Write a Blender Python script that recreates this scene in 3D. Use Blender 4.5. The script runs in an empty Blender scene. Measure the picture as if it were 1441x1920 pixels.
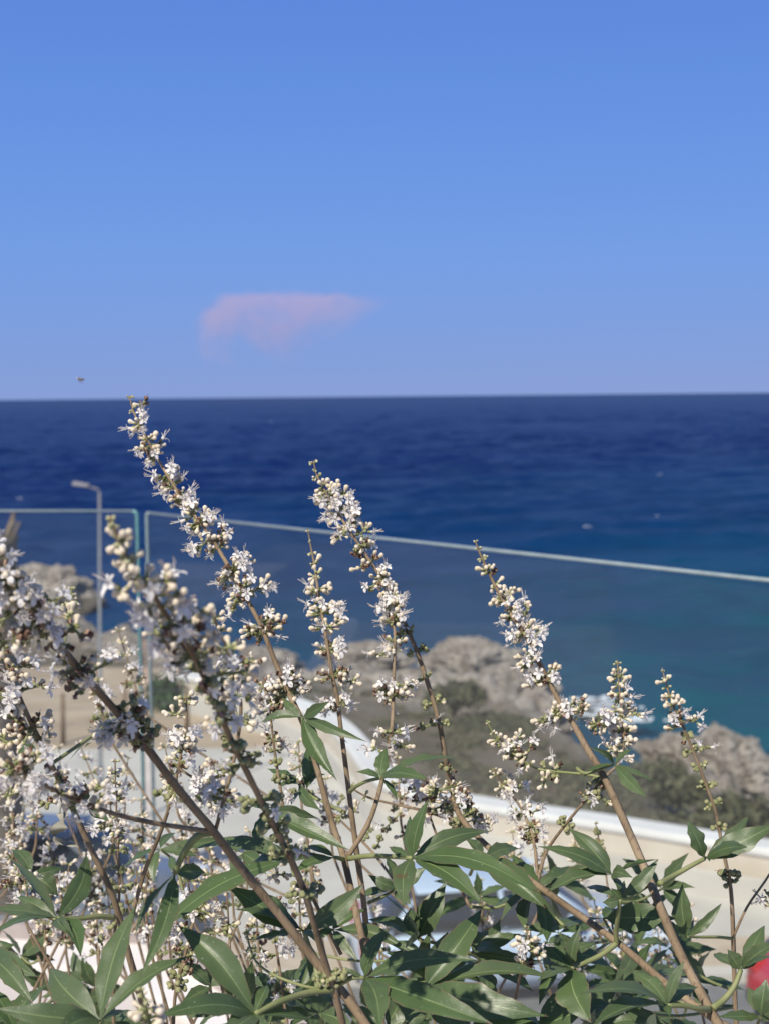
import bpy, math, random
from mathutils import Vector, Matrix, noise
random.seed(7)
R = math.radians
V = Vector
S = bpy.context.scene
col = S.collection

# ------------------------------------------------------------------ camera
CAM = V((0, 0, 12.0))
FPX = 50 / 36 * 1920
pitch, roll = R(4.652), R(0.556)
F_ = V((0, math.cos(pitch), -math.sin(pitch)))
R0 = V((1, 0, 0)); U0 = V((0, math.sin(pitch), math.cos(pitch)))
R_ = R0 * math.cos(roll) - U0 * math.sin(roll)
U_ = R0 * math.sin(roll) + U0 * math.cos(roll)
cd = bpy.data.cameras.new('camera'); cam = bpy.data.objects.new('camera', cd); col.objects.link(cam)
cd.sensor_fit = 'VERTICAL'; cd.sensor_height = 36; cd.sensor_width = 27; cd.lens = 50
cd.clip_start = 0.05; cd.clip_end = 200000
m3 = Matrix((R_, U_, -F_)).transposed()
cam.matrix_world = Matrix.Translation(CAM) @ m3.to_4x4()
cd.dof.use_dof = True; cd.dof.focus_distance = 0.93; cd.dof.aperture_fstop = 13
S.camera = cam

# ------------------------------------------------------------------ light
SUN = V((-0.36, -0.60, 0.74)).normalized()
elev = math.asin(SUN.z); az = math.atan2(SUN.x, SUN.y)
w = bpy.data.worlds.new("World"); S.world = w; w.use_nodes = True
nt = w.node_tree; nt.nodes.clear()
sky = nt.nodes.new('ShaderNodeTexSky'); sky.sky_type = 'NISHITA'; sky.sun_disc = False
sky.sun_elevation = elev; sky.sun_rotation = az % (2 * math.pi)
sky.altitude = 0; sky.air_density = 1.0; sky.dust_density = 0.0; sky.ozone_density = 1.0
# clear deep-blue summer sky: the Nishita sky graded by elevation only (same all round)
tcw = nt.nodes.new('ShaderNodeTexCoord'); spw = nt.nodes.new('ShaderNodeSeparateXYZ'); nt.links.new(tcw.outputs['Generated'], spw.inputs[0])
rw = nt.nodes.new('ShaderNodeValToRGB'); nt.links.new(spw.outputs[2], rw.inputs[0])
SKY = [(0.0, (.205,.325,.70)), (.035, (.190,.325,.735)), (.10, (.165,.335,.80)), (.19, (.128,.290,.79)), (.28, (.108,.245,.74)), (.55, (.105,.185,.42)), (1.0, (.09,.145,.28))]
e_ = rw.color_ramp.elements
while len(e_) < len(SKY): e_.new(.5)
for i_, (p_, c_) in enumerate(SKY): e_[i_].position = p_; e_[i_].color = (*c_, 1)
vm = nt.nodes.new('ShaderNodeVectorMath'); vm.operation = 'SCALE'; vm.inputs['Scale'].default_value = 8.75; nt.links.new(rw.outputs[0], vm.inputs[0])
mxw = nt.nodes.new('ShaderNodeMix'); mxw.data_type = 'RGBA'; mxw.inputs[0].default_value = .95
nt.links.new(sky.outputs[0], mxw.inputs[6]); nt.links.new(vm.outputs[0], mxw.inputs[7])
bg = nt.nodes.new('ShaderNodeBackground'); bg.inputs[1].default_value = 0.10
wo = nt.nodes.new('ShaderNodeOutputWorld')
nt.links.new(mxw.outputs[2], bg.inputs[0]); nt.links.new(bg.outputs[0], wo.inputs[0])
sl = bpy.data.lights.new('sun', 'SUN'); sl.energy = 4.9; sl.angle = R(0.5); sl.color = (1, .92, .81)
so = bpy.data.objects.new('sun', sl); col.objects.link(so); so.rotation_euler = SUN.to_track_quat('Z', 'Y').to_euler()
so.location = (0, -5, 30)
S.view_settings.view_transform = 'Standard'; S.view_settings.look = 'None'
S.view_settings.exposure = 0.14; S.view_settings.gamma = 1; S.view_settings.use_curve_mapping = False
S.cycles.max_bounces = 6; S.cycles.transparent_max_bounces = 16; S.cycles.use_denoising = True
S.cycles.volume_bounces = 3; S.cycles.caustics_reflective = False; S.cycles.caustics_refractive = False

# ------------------------------------------------------------------ helpers
def P(px, py, d):
    return CAM + d * (F_ + R_ * ((px - 720.5) / FPX) + U_ * ((960 - py) / FPX))
def G(px, py, z):
    r = F_ + R_ * ((px - 720.5) / FPX) + U_ * ((960 - py) / FPX)
    return CAM + r * ((z - CAM.z) / r.z)
def tag(o, label=None, cat=None, group=None, kind=None):
    if label: o['label'] = label
    if cat: o['category'] = cat
    if group: o['group'] = group
    if kind: o['kind'] = kind
    return o
def mesh(name, vs, fs, mats, idx=None, smooth=False, uvs=None):
    me = bpy.data.meshes.new(name)
    me.from_pydata([tuple(v) for v in vs], [], fs); 
    for m in (mats if isinstance(mats, (list, tuple)) else [mats]): me.materials.append(m)
    if idx: me.polygons.foreach_set('material_index', idx)
    if smooth: me.polygons.foreach_set('use_smooth', [True] * len(fs))
    if uvs:
        l = me.uv_layers.new(name='uv'); vi = [0] * len(me.loops); me.loops.foreach_get('vertex_index', vi)
        flat = []
        for i in vi: flat += uvs[i]
        l.data.foreach_set('uv', flat)
    me.update(); return me
def link(name, me, parent=None, loc=None):
    o = bpy.data.objects.new(name, me); col.objects.link(o)
    if parent: o.parent = parent
    if loc is not None: o.location = loc
    return o
class MB:
    def __init__(s): s.v = []; s.f = []; s.m = []
    def add(s, vs, fs, mi=0, M=None):
        n = len(s.v)
        s.v += [M @ V(v) for v in vs] if M is not None else [V(v) for v in vs]
        s.f += [tuple(i + n for i in f) for f in fs]
        s.m += ([mi] * len(fs) if isinstance(mi, int) else mi)
    def box(s, lo, hi, mi=0, M=None):
        x0, y0, z0 = lo; x1, y1, z1 = hi
        s.add([(x0,y0,z0),(x1,y0,z0),(x1,y1,z0),(x0,y1,z0),(x0,y0,z1),(x1,y0,z1),(x1,y1,z1),(x0,y1,z1)],
              [(0,3,2,1),(4,5,6,7),(0,1,5,4),(1,2,6,5),(2,3,7,6),(3,0,4,7)], mi, M)
    def tube(s, pts, rs, k=6, mi=0, cap=True):
        pts = [V(p) for p in pts]; n = len(pts)
        if not isinstance(rs, (list, tuple)): rs = [rs] * n
        up = V((0.3, -1, 0.2)).normalized(); vs = []; fs = []
        for i, p in enumerate(pts):
            t = (pts[min(i+1, n-1)] - pts[max(i-1, 0)])
            t = t.normalized() if t.length > 1e-9 else V((0,0,1))
            a = up - t * up.dot(t)
            if a.length < 1e-4: a = t.orthogonal()
            a.normalize(); up = a; b = t.cross(a)
            for j in range(k):
                q = 2 * math.pi * j / k
                vs.append(p + (a * math.cos(q) + b * math.sin(q)) * rs[i])
        for i in range(n - 1):
            for j in range(k):
                fs.append((i*k+j, i*k+(j+1)%k, (i+1)*k+(j+1)%k, (i+1)*k+j))
        if cap: fs.append(tuple(range(k))[::-1]); fs.append(tuple(range((n-1)*k, n*k)))
        s.add(vs, fs, mi)
    def build(s, name, mats, parent=None, smooth=False, loc=None, bevel=0):
        o = link(name, mesh(name, s.v, s.f, mats, s.m, smooth), parent, loc)
        if bevel:
            b = o.modifiers.new('bevel', 'BEVEL'); b.width = bevel; b.segments = 2; b.limit_method = 'ANGLE'
        return o
def empty(name, loc): 
    o = bpy.data.objects.new(name, None); col.objects.link(o); o.location = loc; o.empty_display_size = .1; return o
def smoothpath(pts, sub=5):
    pts = [V(p) for p in pts]
    if len(pts) < 3: return pts
    out = []
    for i in range(len(pts) - 1):
        p0 = pts[max(i-1, 0)]; p1 = pts[i]; p2 = pts[i+1]; p3 = pts[min(i+2, len(pts)-1)]
        for k in range(sub):
            t = k / sub
            out.append(0.5 * ((2*p1) + (-p0+p2)*t + (2*p0-5*p1+4*p2-p3)*t*t + (-p0+3*p1-3*p2+p3)*t**3))
    out.append(pts[-1]); return out

# ------------------------------------------------------------------ materials
class Mat:
    def __init__(s, name, base=(.5,.5,.5), rough=.6, spec=.5, **kw):
        s.m = bpy.data.materials.new(name); s.m.use_nodes = True; s.nt = s.m.node_tree
        s.b = s.nt.nodes['Principled BSDF']; s.b.inputs['Base Color'].default_value = (*base, 1)
        s.b.inputs['Roughness'].default_value = rough; s.b.inputs['Specular IOR Level'].default_value = spec
        for k, v in kw.items(): s.b.inputs[k.replace('_', ' ')].default_value = v
    def n(s, t, **kw):
        x = s.nt.nodes.new(t)
        for k, v in kw.items(): setattr(x, k, v)
        return x
    def l(s, a, b): s.nt.links.new(a, b)
    def noise(s, scale, detail=4, rough=.5, coord=None, stretch=None):
        tc = s.n('ShaderNodeTexCoord'); x = s.n('ShaderNodeTexNoise')
        x.inputs['Scale'].default_value = scale; x.inputs['Detail'].default_value = detail; x.inputs['Roughness'].default_value = rough
        src = tc.outputs[coord or 'Object']
        if stretch:
            mp = s.n('ShaderNodeMapping'); mp.inputs['Scale'].default_value = stretch; s.l(src, mp.inputs[0]); src = mp.outputs[0]
        s.l(src, x.inputs['Vector']); return x.outputs['Fac']
    def ramp(s, fac, stops):
        r = s.n('ShaderNodeValToRGB'); e = r.color_ramp.elements
        while len(e) < len(stops): e.new(.5)
        for i, (p, c) in enumerate(stops): e[i].position = p; e[i].color = (*c, 1) if len(c) == 3 else c
        s.l(fac, r.inputs[0]); return r.outputs[0]
    def mix(s, fac, a, b, mode='MIX'):
        x = s.n('ShaderNodeMix', data_type='RGBA', blend_type=mode)
        for sock, v in ((x.inputs[0], fac), (x.inputs[6], a), (x.inputs[7], b)):
            if hasattr(v, 'default_value'): s.l(v, sock)
            elif isinstance(v, (int, float)): sock.default_value = v
            else: sock.default_value = (*v, 1)
        return x.outputs[2]
    def math(s, op, a, b=0.0):
        x = s.n('ShaderNodeMath', operation=op)
        for sock, v in ((x.inputs[0], a), (x.inputs[1], b)):
            if hasattr(v, 'default_value'): s.l(v, sock)
            else: sock.default_value = v
        return x.outputs[0]
    def bump(s, h, strength=.3, dist=.01):
        b = s.n('ShaderNodeBump'); b.inputs['Strength'].default_value = strength; b.inputs['Distance'].default_value = dist
        s.l(h, b.inputs['Height']); s.l(b.outputs[0], s.b.inputs['Normal'])
    def color(s, c): s.l(c, s.b.inputs['Base Color'])

def simple(name, c1, c2, scale, rough=.7, bump=0.2, bd=.003, **kw):
    m = Mat(name, c1, rough, **kw); f = m.noise(scale, 5)
    m.color(m.ramp(f, [(.3, c1), (.7, c2)]))
    if bump: m.bump(f, bump, bd)
    return m.m

# plant materials
def leaf_mat():
    m = Mat('leaf', (.05,.09,.04), .42, .55)
    uv = m.n('ShaderNodeUVMap'); sp = m.n('ShaderNodeSeparateXYZ'); m.l(uv.outputs[0], sp.inputs[0])
    u, v = sp.outputs[0], sp.outputs[1]              # u along, v across (0..1, midrib .5)
    a = m.math('ABSOLUTE', m.math('SUBTRACT', v, .5))
    oi = m.n('ShaderNodeObjectInfo')
    big = m.noise(22, 3, .6); fine = m.noise(380, 3, .6)
    top = m.ramp(big, [(.3, (.045,.085,.024)), (.7, (.084,.138,.044))])
    top = m.mix(m.math('MULTIPLY', oi.outputs['Random'], .55), top, (.125,.16,.085))
    under = m.ramp(big, [(.3, (.12,.16,.105)), (.7, (.17,.21,.145))])
    geo = m.n('ShaderNodeNewGeometry')
    c = m.mix(geo.outputs['Backfacing'], top, under)
    # side veins: slanted lines
    ph = m.math('SUBTRACT', m.math('MULTIPLY', u, 15.0), m.math('MULTIPLY', a, 9.0))
    sv = m.math('PINGPONG', ph, .5)
    svm = m.math('MULTIPLY', m.math('LESS_THAN', sv, .035), .42)
    c = m.mix(svm, c, (.17,.23,.12))
    mr = m.math('LESS_THAN', a, .019)
    c = m.mix(m.math('MULTIPLY', mr, .85), c, (.22,.29,.12))
    # worn brownish margin and tip
    ed = m.math('MULTIPLY', m.math('GREATER_THAN', a, .456), m.math('GREATER_THAN', m.noise(90, 2), .44))
    c = m.mix(m.math('MULTIPLY', ed, .6), c, (.16,.11,.07))
    tp = m.math('GREATER_THAN', m.math('ADD', u, m.math('MULTIPLY', m.noise(160, 2), .12)), 1.015)
    c = m.mix(m.math('MULTIPLY', tp, .85), c, (.09,.05,.03))
    # little pale specks of dust and brown blemishes
    spk = m.math('GREATER_THAN', m.noise(520, 1), .735)
    c = m.mix(m.math('MULTIPLY', spk, .55), c, (.34,.36,.28))
    bl = m.math('GREATER_THAN', m.noise(60, 3), .74)
    c = m.mix(m.math('MULTIPLY', bl, .6), c, (.13,.07,.035))
    m.color(c)
    h = m.math('SUBTRACT', m.math('MULTIPLY', fine, .25), m.math('MULTIPLY', m.math('LESS_THAN', sv, .07), .5))
    h = m.math('ADD', h, m.math('MULTIPLY', m.noise(60, 2), 1.0))
    m.bump(h, .55, .0009)
    tr = m.n('ShaderNodeBsdfTranslucent'); m.l(m.mix(.5, c, (.12,.22,.04)), tr.inputs[0])
    ms = m.n('ShaderNodeMixShader'); ms.inputs[0].default_value = .2
    out = m.nt.nodes['Material Output']
    m.l(m.b.outputs[0], ms.inputs[1]); m.l(tr.outputs[0], ms.inputs[2]); m.l(ms.outputs[0], out.inputs[0])
    return m.m
M = {}
M['leaf'] = leaf_mat()
def stem_mat():
    m = Mat('stem', (.25,.17,.11), .75, .3)
    f = m.noise(40, 3); g = m.noise(60, 4, .6, stretch=(8, 8, 1.2))
    c = m.ramp(f, [(.3, (.155,.112,.066)), (.55, (.25,.185,.115)), (.75, (.34,.265,.18))])
    c = m.mix(m.math('MULTIPLY', m.math('LESS_THAN', g, .42), .5), c, (.085,.06,.038)); m.color(c); m.bump(g, .5, .0008); return m.m
M['stem'] = stem_mat()
M['twig'] = simple('green_twig', (.17,.20,.07), (.26,.27,.12), 60, .6, .2, .0005)
def soft(name, c1, c2, sc=300, tr=.25, rough=.55):
    m = Mat(name, c1, rough, .3); f = m.noise(sc, 3); c = m.ramp(f, [(.35, c1), (.65, c2)]); m.color(c)
    m.bump(f, .3, .0004)
    t = m.n('ShaderNodeBsdfTranslucent'); m.l(c, t.inputs[0]); ms = m.n('ShaderNodeMixShader'); ms.inputs[0].default_value = tr
    m.l(m.b.outputs[0], ms.inputs[1]); m.l(t.outputs[0], ms.inputs[2]); m.l(ms.outputs[0], m.nt.nodes['Material Output'].inputs[0])
    return m.m
M['petal'] = soft('petal', (.85,.82,.77), (.92,.89,.85), 400, .35)
M['bud'] = soft('bud', (.72,.62,.45), (.84,.76,.62), 160, .2)
M['greenbud'] = soft('green_bud', (.36,.37,.18), (.54,.52,.32), 200, .1)
M['calyx'] = soft('calyx', (.20,.22,.09), (.34,.34,.17), 260, .1, .75)
M['brown'] = soft('withered', (.16,.085,.05), (.44,.30,.22), 260, .15, .8)
M['fruit'] = soft('fruit', (.20,.22,.10), (.34,.33,.17), 180, .05, .6)
M['anther'] = soft('anther', (.30,.24,.26), (.45,.38,.36), 200, .1)
PM = [M['petal'], M['bud'], M['greenbud'], M['calyx'], M['brown'], M['fruit'], M['anther'], M['twig'], M['stem']]
PETAL, BUD, GBUD, CALYX, BROWN, FRUIT, ANTH, TWIG, STEM = range(9)

# ================================================================== SETTING
# ---- sea
def sea_mat():
    m = Mat('sea_water', (.01,.04,.12), .12, .5, IOR=1.33)
    geo = m.n('ShaderNodeNewGeometry'); sp = m.n('ShaderNodeSeparateXYZ'); m.l(geo.outputs['Position'], sp.inputs[0])
    nz = m.noise(.035, 3); nb = m.noise(.0035, 4, .6, stretch=(1, 3, 1))
    y = m.math('ADD', sp.outputs[1], m.math('MULTIPLY', m.math('SUBTRACT', nz, .5), 60))
    y = m.math('SUBTRACT', y, m.math('MULTIPLY', m.math('SUBTRACT', sp.outputs[0], 8.0), 1.1))
    c = m.ramp(m.math('DIVIDE', y, 260), [(.16, (.008,.085,.12)), (.24, (.005,.075,.125)), (.42, (.004,.038,.120)), (.95, (.004,.0165,.095))])
    c = m.mix(m.math('MULTIPLY', nb, .25), c, (.002,.009,.055))
    rip_shading = m.ramp(m.noise(.28, 6, .7, stretch=(.45, 1.0, 1)), [(.40, (0,0,0)), (.60, (1,1,1))])  # light and dark of wave facets, painted into the water colour
    c = m.mix(m.math('MULTIPLY', rip_shading, .5), c, (.014,.045,.12))
    rip_shading2 = m.ramp(m.noise(.02, 5, .7, stretch=(.35, 1.0, 1)), [(.40, (0,0,0)), (.6, (1,1,1))])  # broader wave shading, also painted as colour
    c = m.mix(m.math('MULTIPLY', rip_shading2, .22), c, (.001,.008,.045))
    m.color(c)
    h1 = m.noise(.35, 6, .62, stretch=(.55, 1.4, 1)); h2 = m.noise(1.7, 4, .6, stretch=(.6, 1.3, 1)); h3 = m.noise(.05, 3, .5, stretch=(.6, 1.5, 1))
    h = m.math('ADD', m.math('ADD', h1, m.math('MULTIPLY', h2, .22)), m.math('MULTIPLY', h3, 2.2))
    m.bump(h, .8, .35); bn = m.b.inputs['Normal'].links[0].from_socket
    df = m.n('ShaderNodeBsdfDiffuse'); m.l(c, df.inputs[0]); gl = m.n('ShaderNodeBsdfGlossy'); gl.inputs['Roughness'].default_value = .22
    m.l(bn, df.inputs['Normal']); m.l(bn, gl.inputs['Normal']); ms = m.n('ShaderNodeMixShader'); fr = m.n('ShaderNodeFresnel'); fr.inputs[0].default_value = 1.33; m.l(m.math('MULTIPLY', fr.outputs[0], .27), ms.inputs[0])
    m.l(df.outputs[0], ms.inputs[1]); m.l(gl.outputs[0], ms.inputs[2]); m.l(ms.outputs[0], m.nt.nodes['Material Output'].inputs[0])
    return m.m
import numpy as np
def sea_grid(nx, ys, half, wav):
    u = np.linspace(-1, 1, nx + 1); Y, Uu = np.meshgrid(ys, u, indexing='ij')
    Xg = Uu * half(Y); Z = np.zeros_like(Xg)
    if wav:
        rg = np.random.RandomState(4)
        for k in range(39):
            lam = 2.2 * 1.075 ** k; th = rg.normal(-1.35, .55); kx, ky = math.cos(th)*6.283/lam, math.sin(th)*6.283/lam
            am = .030 * lam ** .48 * rg.uniform(.5, 1.2)
            am = am * np.clip(1.3 - np.abs(Y) / (lam * 190), 0, 1)
            ph = rg.uniform(0, 6.28) + .9*np.sin(Xg*.013*rg.uniform(.6, 1.6) + rg.uniform(0, 6)) + .9*np.sin(Y*.011*rg.uniform(.6, 1.6) + rg.uniform(0, 6))
            w_ = np.sin(kx*Xg + ky*Y + ph); Z += am * (w_ - .35*(1 - w_*w_)) 
        Z *= .85 + .45*np.sin(Xg*.021 + 1.1*np.sin(Y*.017)) * np.sin(Y*.019 + 1.3*np.sin(Xg*.009))
    v = np.stack([Xg, Y, Z], -1).reshape(-1, 3); n1 = nx + 1
    i = np.arange(len(ys) - 1)[:, None]*n1 + np.arange(nx)[None, :]; i = i.reshape(-1)
    f = np.stack([i, i+1, i+n1+1, i+n1], -1)
    return v, f
va, fa = sea_grid(520, 30 * np.exp(np.linspace(0, math.log(2600/30.), 640)), lambda y: 25 + y*.62, True)
def np_mesh(name, v, f, mat, smooth=True):
    me = bpy.data.meshes.new(name); me.vertices.add(len(v)); me.vertices.foreach_set('co', v.astype(np.float32).ravel())
    me.loops.add(f.size); me.loops.foreach_set('vertex_index', f.astype(np.int32).ravel())
    me.polygons.add(len(f)); me.polygons.foreach_set('loop_start', np.arange(0, f.size, 4, dtype=np.int32))
    me.polygons.foreach_set('use_smooth', np.ones(len(f), dtype=bool)); me.materials.append(mat); me.update(calc_edges=True); me.validate(); return me
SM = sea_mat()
vb, fb = sea_grid(60, np.concatenate([np.linspace(-300, 29, 6), 30 + 80000*(np.linspace(0, 1, 80))**3.2]), lambda y: 260 + np.abs(y)*1.2, False)
vb[:, 2] -= .6
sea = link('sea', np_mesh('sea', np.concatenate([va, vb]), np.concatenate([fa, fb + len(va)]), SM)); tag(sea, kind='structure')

# ---- coast terrain
ROAD = 4.4
crest_px = [(-700,1110),(-100,1085),(60,1078),(150,1122),(170,1140),(240,1152),(430,1200),(560,1214),(700,1204),(800,1222),(870,1210),(950,1240),(1010,1292),(1055,1348),(1110,1378),(1200,1398),(1250,1390),(1345,1386),(1400,1420),(1441,1478),(1600,1560),(2300,1640)]
cr = sorted([(G(a, b, 2.3).x, G(a, b, 2.3).y) for a, b in crest_px])
def crestY(x):
    if x <= cr[0][0]: return cr[0][1]
    for (x0, y0), (x1, y1) in zip(cr, cr[1:]):
        if x <= x1: return y0 + (y1 - y0) * (x - x0) / max(x1 - x0, 1e-6)
    return cr[-1][1]
# parapet centre line (its top front edge traced on the photograph), z top
PT = ROAD + .85
par_px = [(330,1262),(430,1284),(520,1310),(600,1346),(650,1395),(690,1448),(745,1478),(870,1504),(1100,1538),(1441,1592),(2100,1690),(2900,1800)]
par = smoothpath([G(a, b, PT) for a, b in par_px], 4)
def parY(x):
    best = 60
    for p, q in zip(par, par[1:]):
        if min(p.x, q.x) <= x <= max(p.x, q.x) and abs(q.x - p.x) > 1e-6:
            best = min(best, p.y + (q.y - p.y) * (x - p.x) / (q.x - p.x))
    return best if best < 60 else (par[0].y if x < par[0].x else par[-1].y)
def land(x, y, rough=True):
    c = crestY(x); d = c - y; py = parY(x) + .35
    inl = max(0, min(1, (d) / max(c - py, 1)))
    base = 1.3 + (ROAD - .35 - 1.3) * min(1, inl * 1.25)
    if d < 0: base = 1.3 + d * 1.3
    rock = max(0, min(1, (15 - d) / 8)) if x > -16 else max(0, min(1, (14 - d) / 8))
    p = V((x, y, 0))
    if rough:
        a = noise.fractal(p * .55, 1, 2.1, 6)
        r = 1 - abs(noise.noise(p * .42 + V((9, 3, 0)))) * 2
        cells = noise.voronoi(p * .75, distance_metric='DISTANCE', exponent=2)[0]
        cel = (cells[1] - cells[0])
        base += rock * (a * .6 + (r - .5) * .35 + min(cel, .5) * .7 - .3 + .3*(.5-abs(noise.noise(p * 1.9)))) + (1 - rock) * a * .12
    if y < py + 1.0: base = min(base, ROAD - .3)
    return max(base, -3), rock
def rockmat():
    m = Mat('coast_rock', (.3,.26,.22), .9, .2)
    geo = m.n('ShaderNodeNewGeometry'); at = m.n('ShaderNodeAttribute', attribute_name='rock')
    f = m.noise(.9, 8, .65); g = m.noise(6, 6, .7)
    rock = m.ramp(f, [(.32, (.23,.185,.15)), (.46, (.56,.47,.40)), (.60, (.74,.64,.55))])
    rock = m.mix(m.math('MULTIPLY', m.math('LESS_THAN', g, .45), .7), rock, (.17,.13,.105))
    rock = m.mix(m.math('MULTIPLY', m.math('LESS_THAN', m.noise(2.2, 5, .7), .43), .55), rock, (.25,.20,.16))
    sp = m.n('ShaderNodeSeparateXYZ'); m.l(geo.outputs['Position'], sp.inputs[0])
    wet = m.math('MULTIPLY', m.math('LESS_THAN', sp.outputs[2], .7), .75)
    rock = m.mix(wet, rock, (.055,.05,.04))
    earth = m.ramp(m.noise(.5, 6, .6), [(.3, (.19,.145,.10)), (.5, (.30,.235,.165)), (.68, (.37,.31,.24))])
    earth = m.mix(m.math('MULTIPLY', m.math('GREATER_THAN', g, .56), .5), earth, (.13,.12,.065))
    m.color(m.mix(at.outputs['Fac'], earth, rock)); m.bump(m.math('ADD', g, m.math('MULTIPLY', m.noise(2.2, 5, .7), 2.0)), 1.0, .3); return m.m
RM = rockmat()
x0, x1, y0, y1, st = -60, 45, 20, 95, .24
nx = int((x1-x0)/st); ny = int((y1-y0)/st); vs = []; rk = []; fs = []
for j in range(ny+1):
    for i in range(nx+1):
        x = x0+i*st; y = y0+j*st; z, r = land(x, y); vs.append((x, y, z)); rk.append(r)
for j in range(ny):
    for i in range(nx):
        a = j*(nx+1)+i
        if max(vs[a][2], vs[a+nx+2][2]) > -2.9: fs.append((a, a+1, a+nx+2, a+nx+1))
me = mesh('rocky_shore', vs, fs, RM, smooth=True)
at = me.attributes.new('rock', 'FLOAT', 'POINT'); at.data.foreach_set('value', rk)
tag(link('rocky_shore', me), kind='structure')

# ---- road level: concrete pavement, kerb, asphalt, beige strip
M['concrete'] = simple('pale_concrete', (.44,.405,.36), (.56,.525,.47), .9, .85, .3, .01)
M['asphalt'] = simple('asphalt', (.12,.12,.125), (.17,.17,.175), 3, .85, .4, .01)
M['sand'] = simple('sandy_strip', (.40,.31,.22), (.52,.42,.32), 2.5, .9, .4, .01)
M['earth'] = simple('bare_earth', (.32,.24,.165), (.46,.36,.26), .8, .9, .5, .02)
M['white'] = simple('white_paint', (.66,.63,.60), (.77,.75,.71), 1.2, .6, .15, .004)
M['render'] = simple('wall_render', (.50,.42,.33), (.62,.55,.46), 1.6, .85, .3, .006)
def sheet(name, pts, z, mat, thick=.3):
    mb = MB(); n = len(pts)
    mb.add([(p[0], p[1], z) for p in pts] + [(p[0], p[1], z - thick) for p in pts],
           [tuple(range(n)), tuple(range(n, 2*n))[::-1]] + [(i, n+i, n+(i+1) % n, (i+1) % n) for i in range(n)])
    return tag(mb.build(name, mat), kind='structure')
A = [(p.x, p.y) for p in par]
sheet('road', [(-70, -20), (70, -20), (70, 21.0), (-70, 21.0)], ROAD - .12, M['asphalt'])
yk = G(1300, 1828, ROAD).y
inner = [(x, y) for x, y in A if x > -1.6][::-1]
sheet('pavement', [(-60, yk), (40, yk)] + [(p[0], p[1]) for p in inner if p[0] < 40] + [(-1.9, 30.4), (-60, 31.5)], ROAD, M['concrete'])
sheet('earth_ground', [(-60, 31.48), (-1.9, 30.38)] + [(x, y) for x, y in A if x <= -1.6][::-1] + [(-5, 40), (-60, 45)], ROAD - .06, M['earth'], .3)
s0 = G(1300, 1725, ROAD + .02).y; 
tag(MB.build((lambda mb: (mb.box((-4, yk + .3, ROAD + .004), (40, yk + 1.25, ROAD + .024)), mb)[1])(MB()), 'sandy_path', M['sand']), kind='structure')

# ---- parapet wall
def parapet():
    root = empty('parapet_wall', (par[12].x, par[12].y, ROAD)); off = root.location
    tag(root, 'low rendered parapet wall with white coping curving round at its far end beside the pavement', 'wall')
    def strip(o0, o1, z0, z1, name, mat, bev):
        mb = MB(); vs = []; n = len(par)
        for i, p in enumerate(par):
            t = (par[min(i+1, n-1)] - par[max(i-1, 0)]); t.z = 0; t.normalize(); nn = V((-t.y, t.x, 0))
            for o, z in ((o0, z0), (o1, z0), (o1, z1), (o0, z1)):
                q = p + nn * o; vs.append(V((q.x, q.y, z)) - off)
        fs = [(i*4+k, i*4+(k+1) % 4, (i+1)*4+(k+1) % 4, (i+1)*4+k) for i in range(n-1) for k in range(4)]
        fs += [(3,2,1,0), (4*n-4, 4*n-3, 4*n-2, 4*n-1)]
        mb.add(vs, fs); return mb.build(name, mat, root, bevel=bev)
    strip(.03, .42, ROAD - .6, PT - .13, 'wall_body', M['render'], 0)
    strip(-.10, .02, ROAD - .6, PT - .47, 'plinth', M['concrete'], .01)
    strip(-.02, .50, PT - .13, PT, 'coping', M['white'], .03)
parapet()

# ---- terrace: tiles, white edge strip, profile, wall
TZ = 12 - 1.525
gc = G(275, 958, 12 - .3); ge = G(1441, 1083, 12 - .3)
gd = (ge - gc); gd.z = 0; gd.normalize()
gl = G(258, 955, 12 - .3); gl2 = G(0, 952, 12 - .3); ld = gl2 - gl; ld.z = 0; ld.normalize()
ld = V((-1, .12, 0)).normalized()
gn = V((gd.y, -gd.x, 0)) 
if gn.y > 0: gn = -gn           # towards the camera side
ln = V((ld.y, -ld.x, 0))
if ln.y > 0: ln = -ln
M['tile'] = simple('cream_tile', (.60,.54,.48), (.68,.62,.56), 1.5, .5, .1, .001)
M['grout'] = simple('grout', (.30,.27,.24), (.38,.34,.30), 8, .9)
M['bronze'] = simple('bronze_profile', (.12,.085,.07), (.18,.13,.11), 4, .5, .1)
M['coping'] = simple('white_stone', (.72,.69,.65), (.80,.77,.74), 2, .6, .1)
corner = (gc + gl) / 2; corner.z = 0
far_r = corner + gd * 5.5; far_l = corner + ld * 6
poly = [corner, far_l, V((far_l.x, -10, 0)), V((far_r.x, -10, 0)), far_r]
def poff(p, dv): return (p.x + dv.x, p.y + dv.y)
inn = corner + (gn + ln) * .06
pol = [(corner.x, corner.y), (far_l.x, far_l.y), (far_l.x, -10), (far_r.x, -10), (far_r.x, far_r.y)]
tw = sheet('terrace_floor', pol[::-1], TZ - .03, M['grout'], .25)
sheet('terrace_wall', [(p[0] * .999, p[1] * .999) for p in pol][::-1], TZ - .282, M['render'], 6.2)
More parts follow.
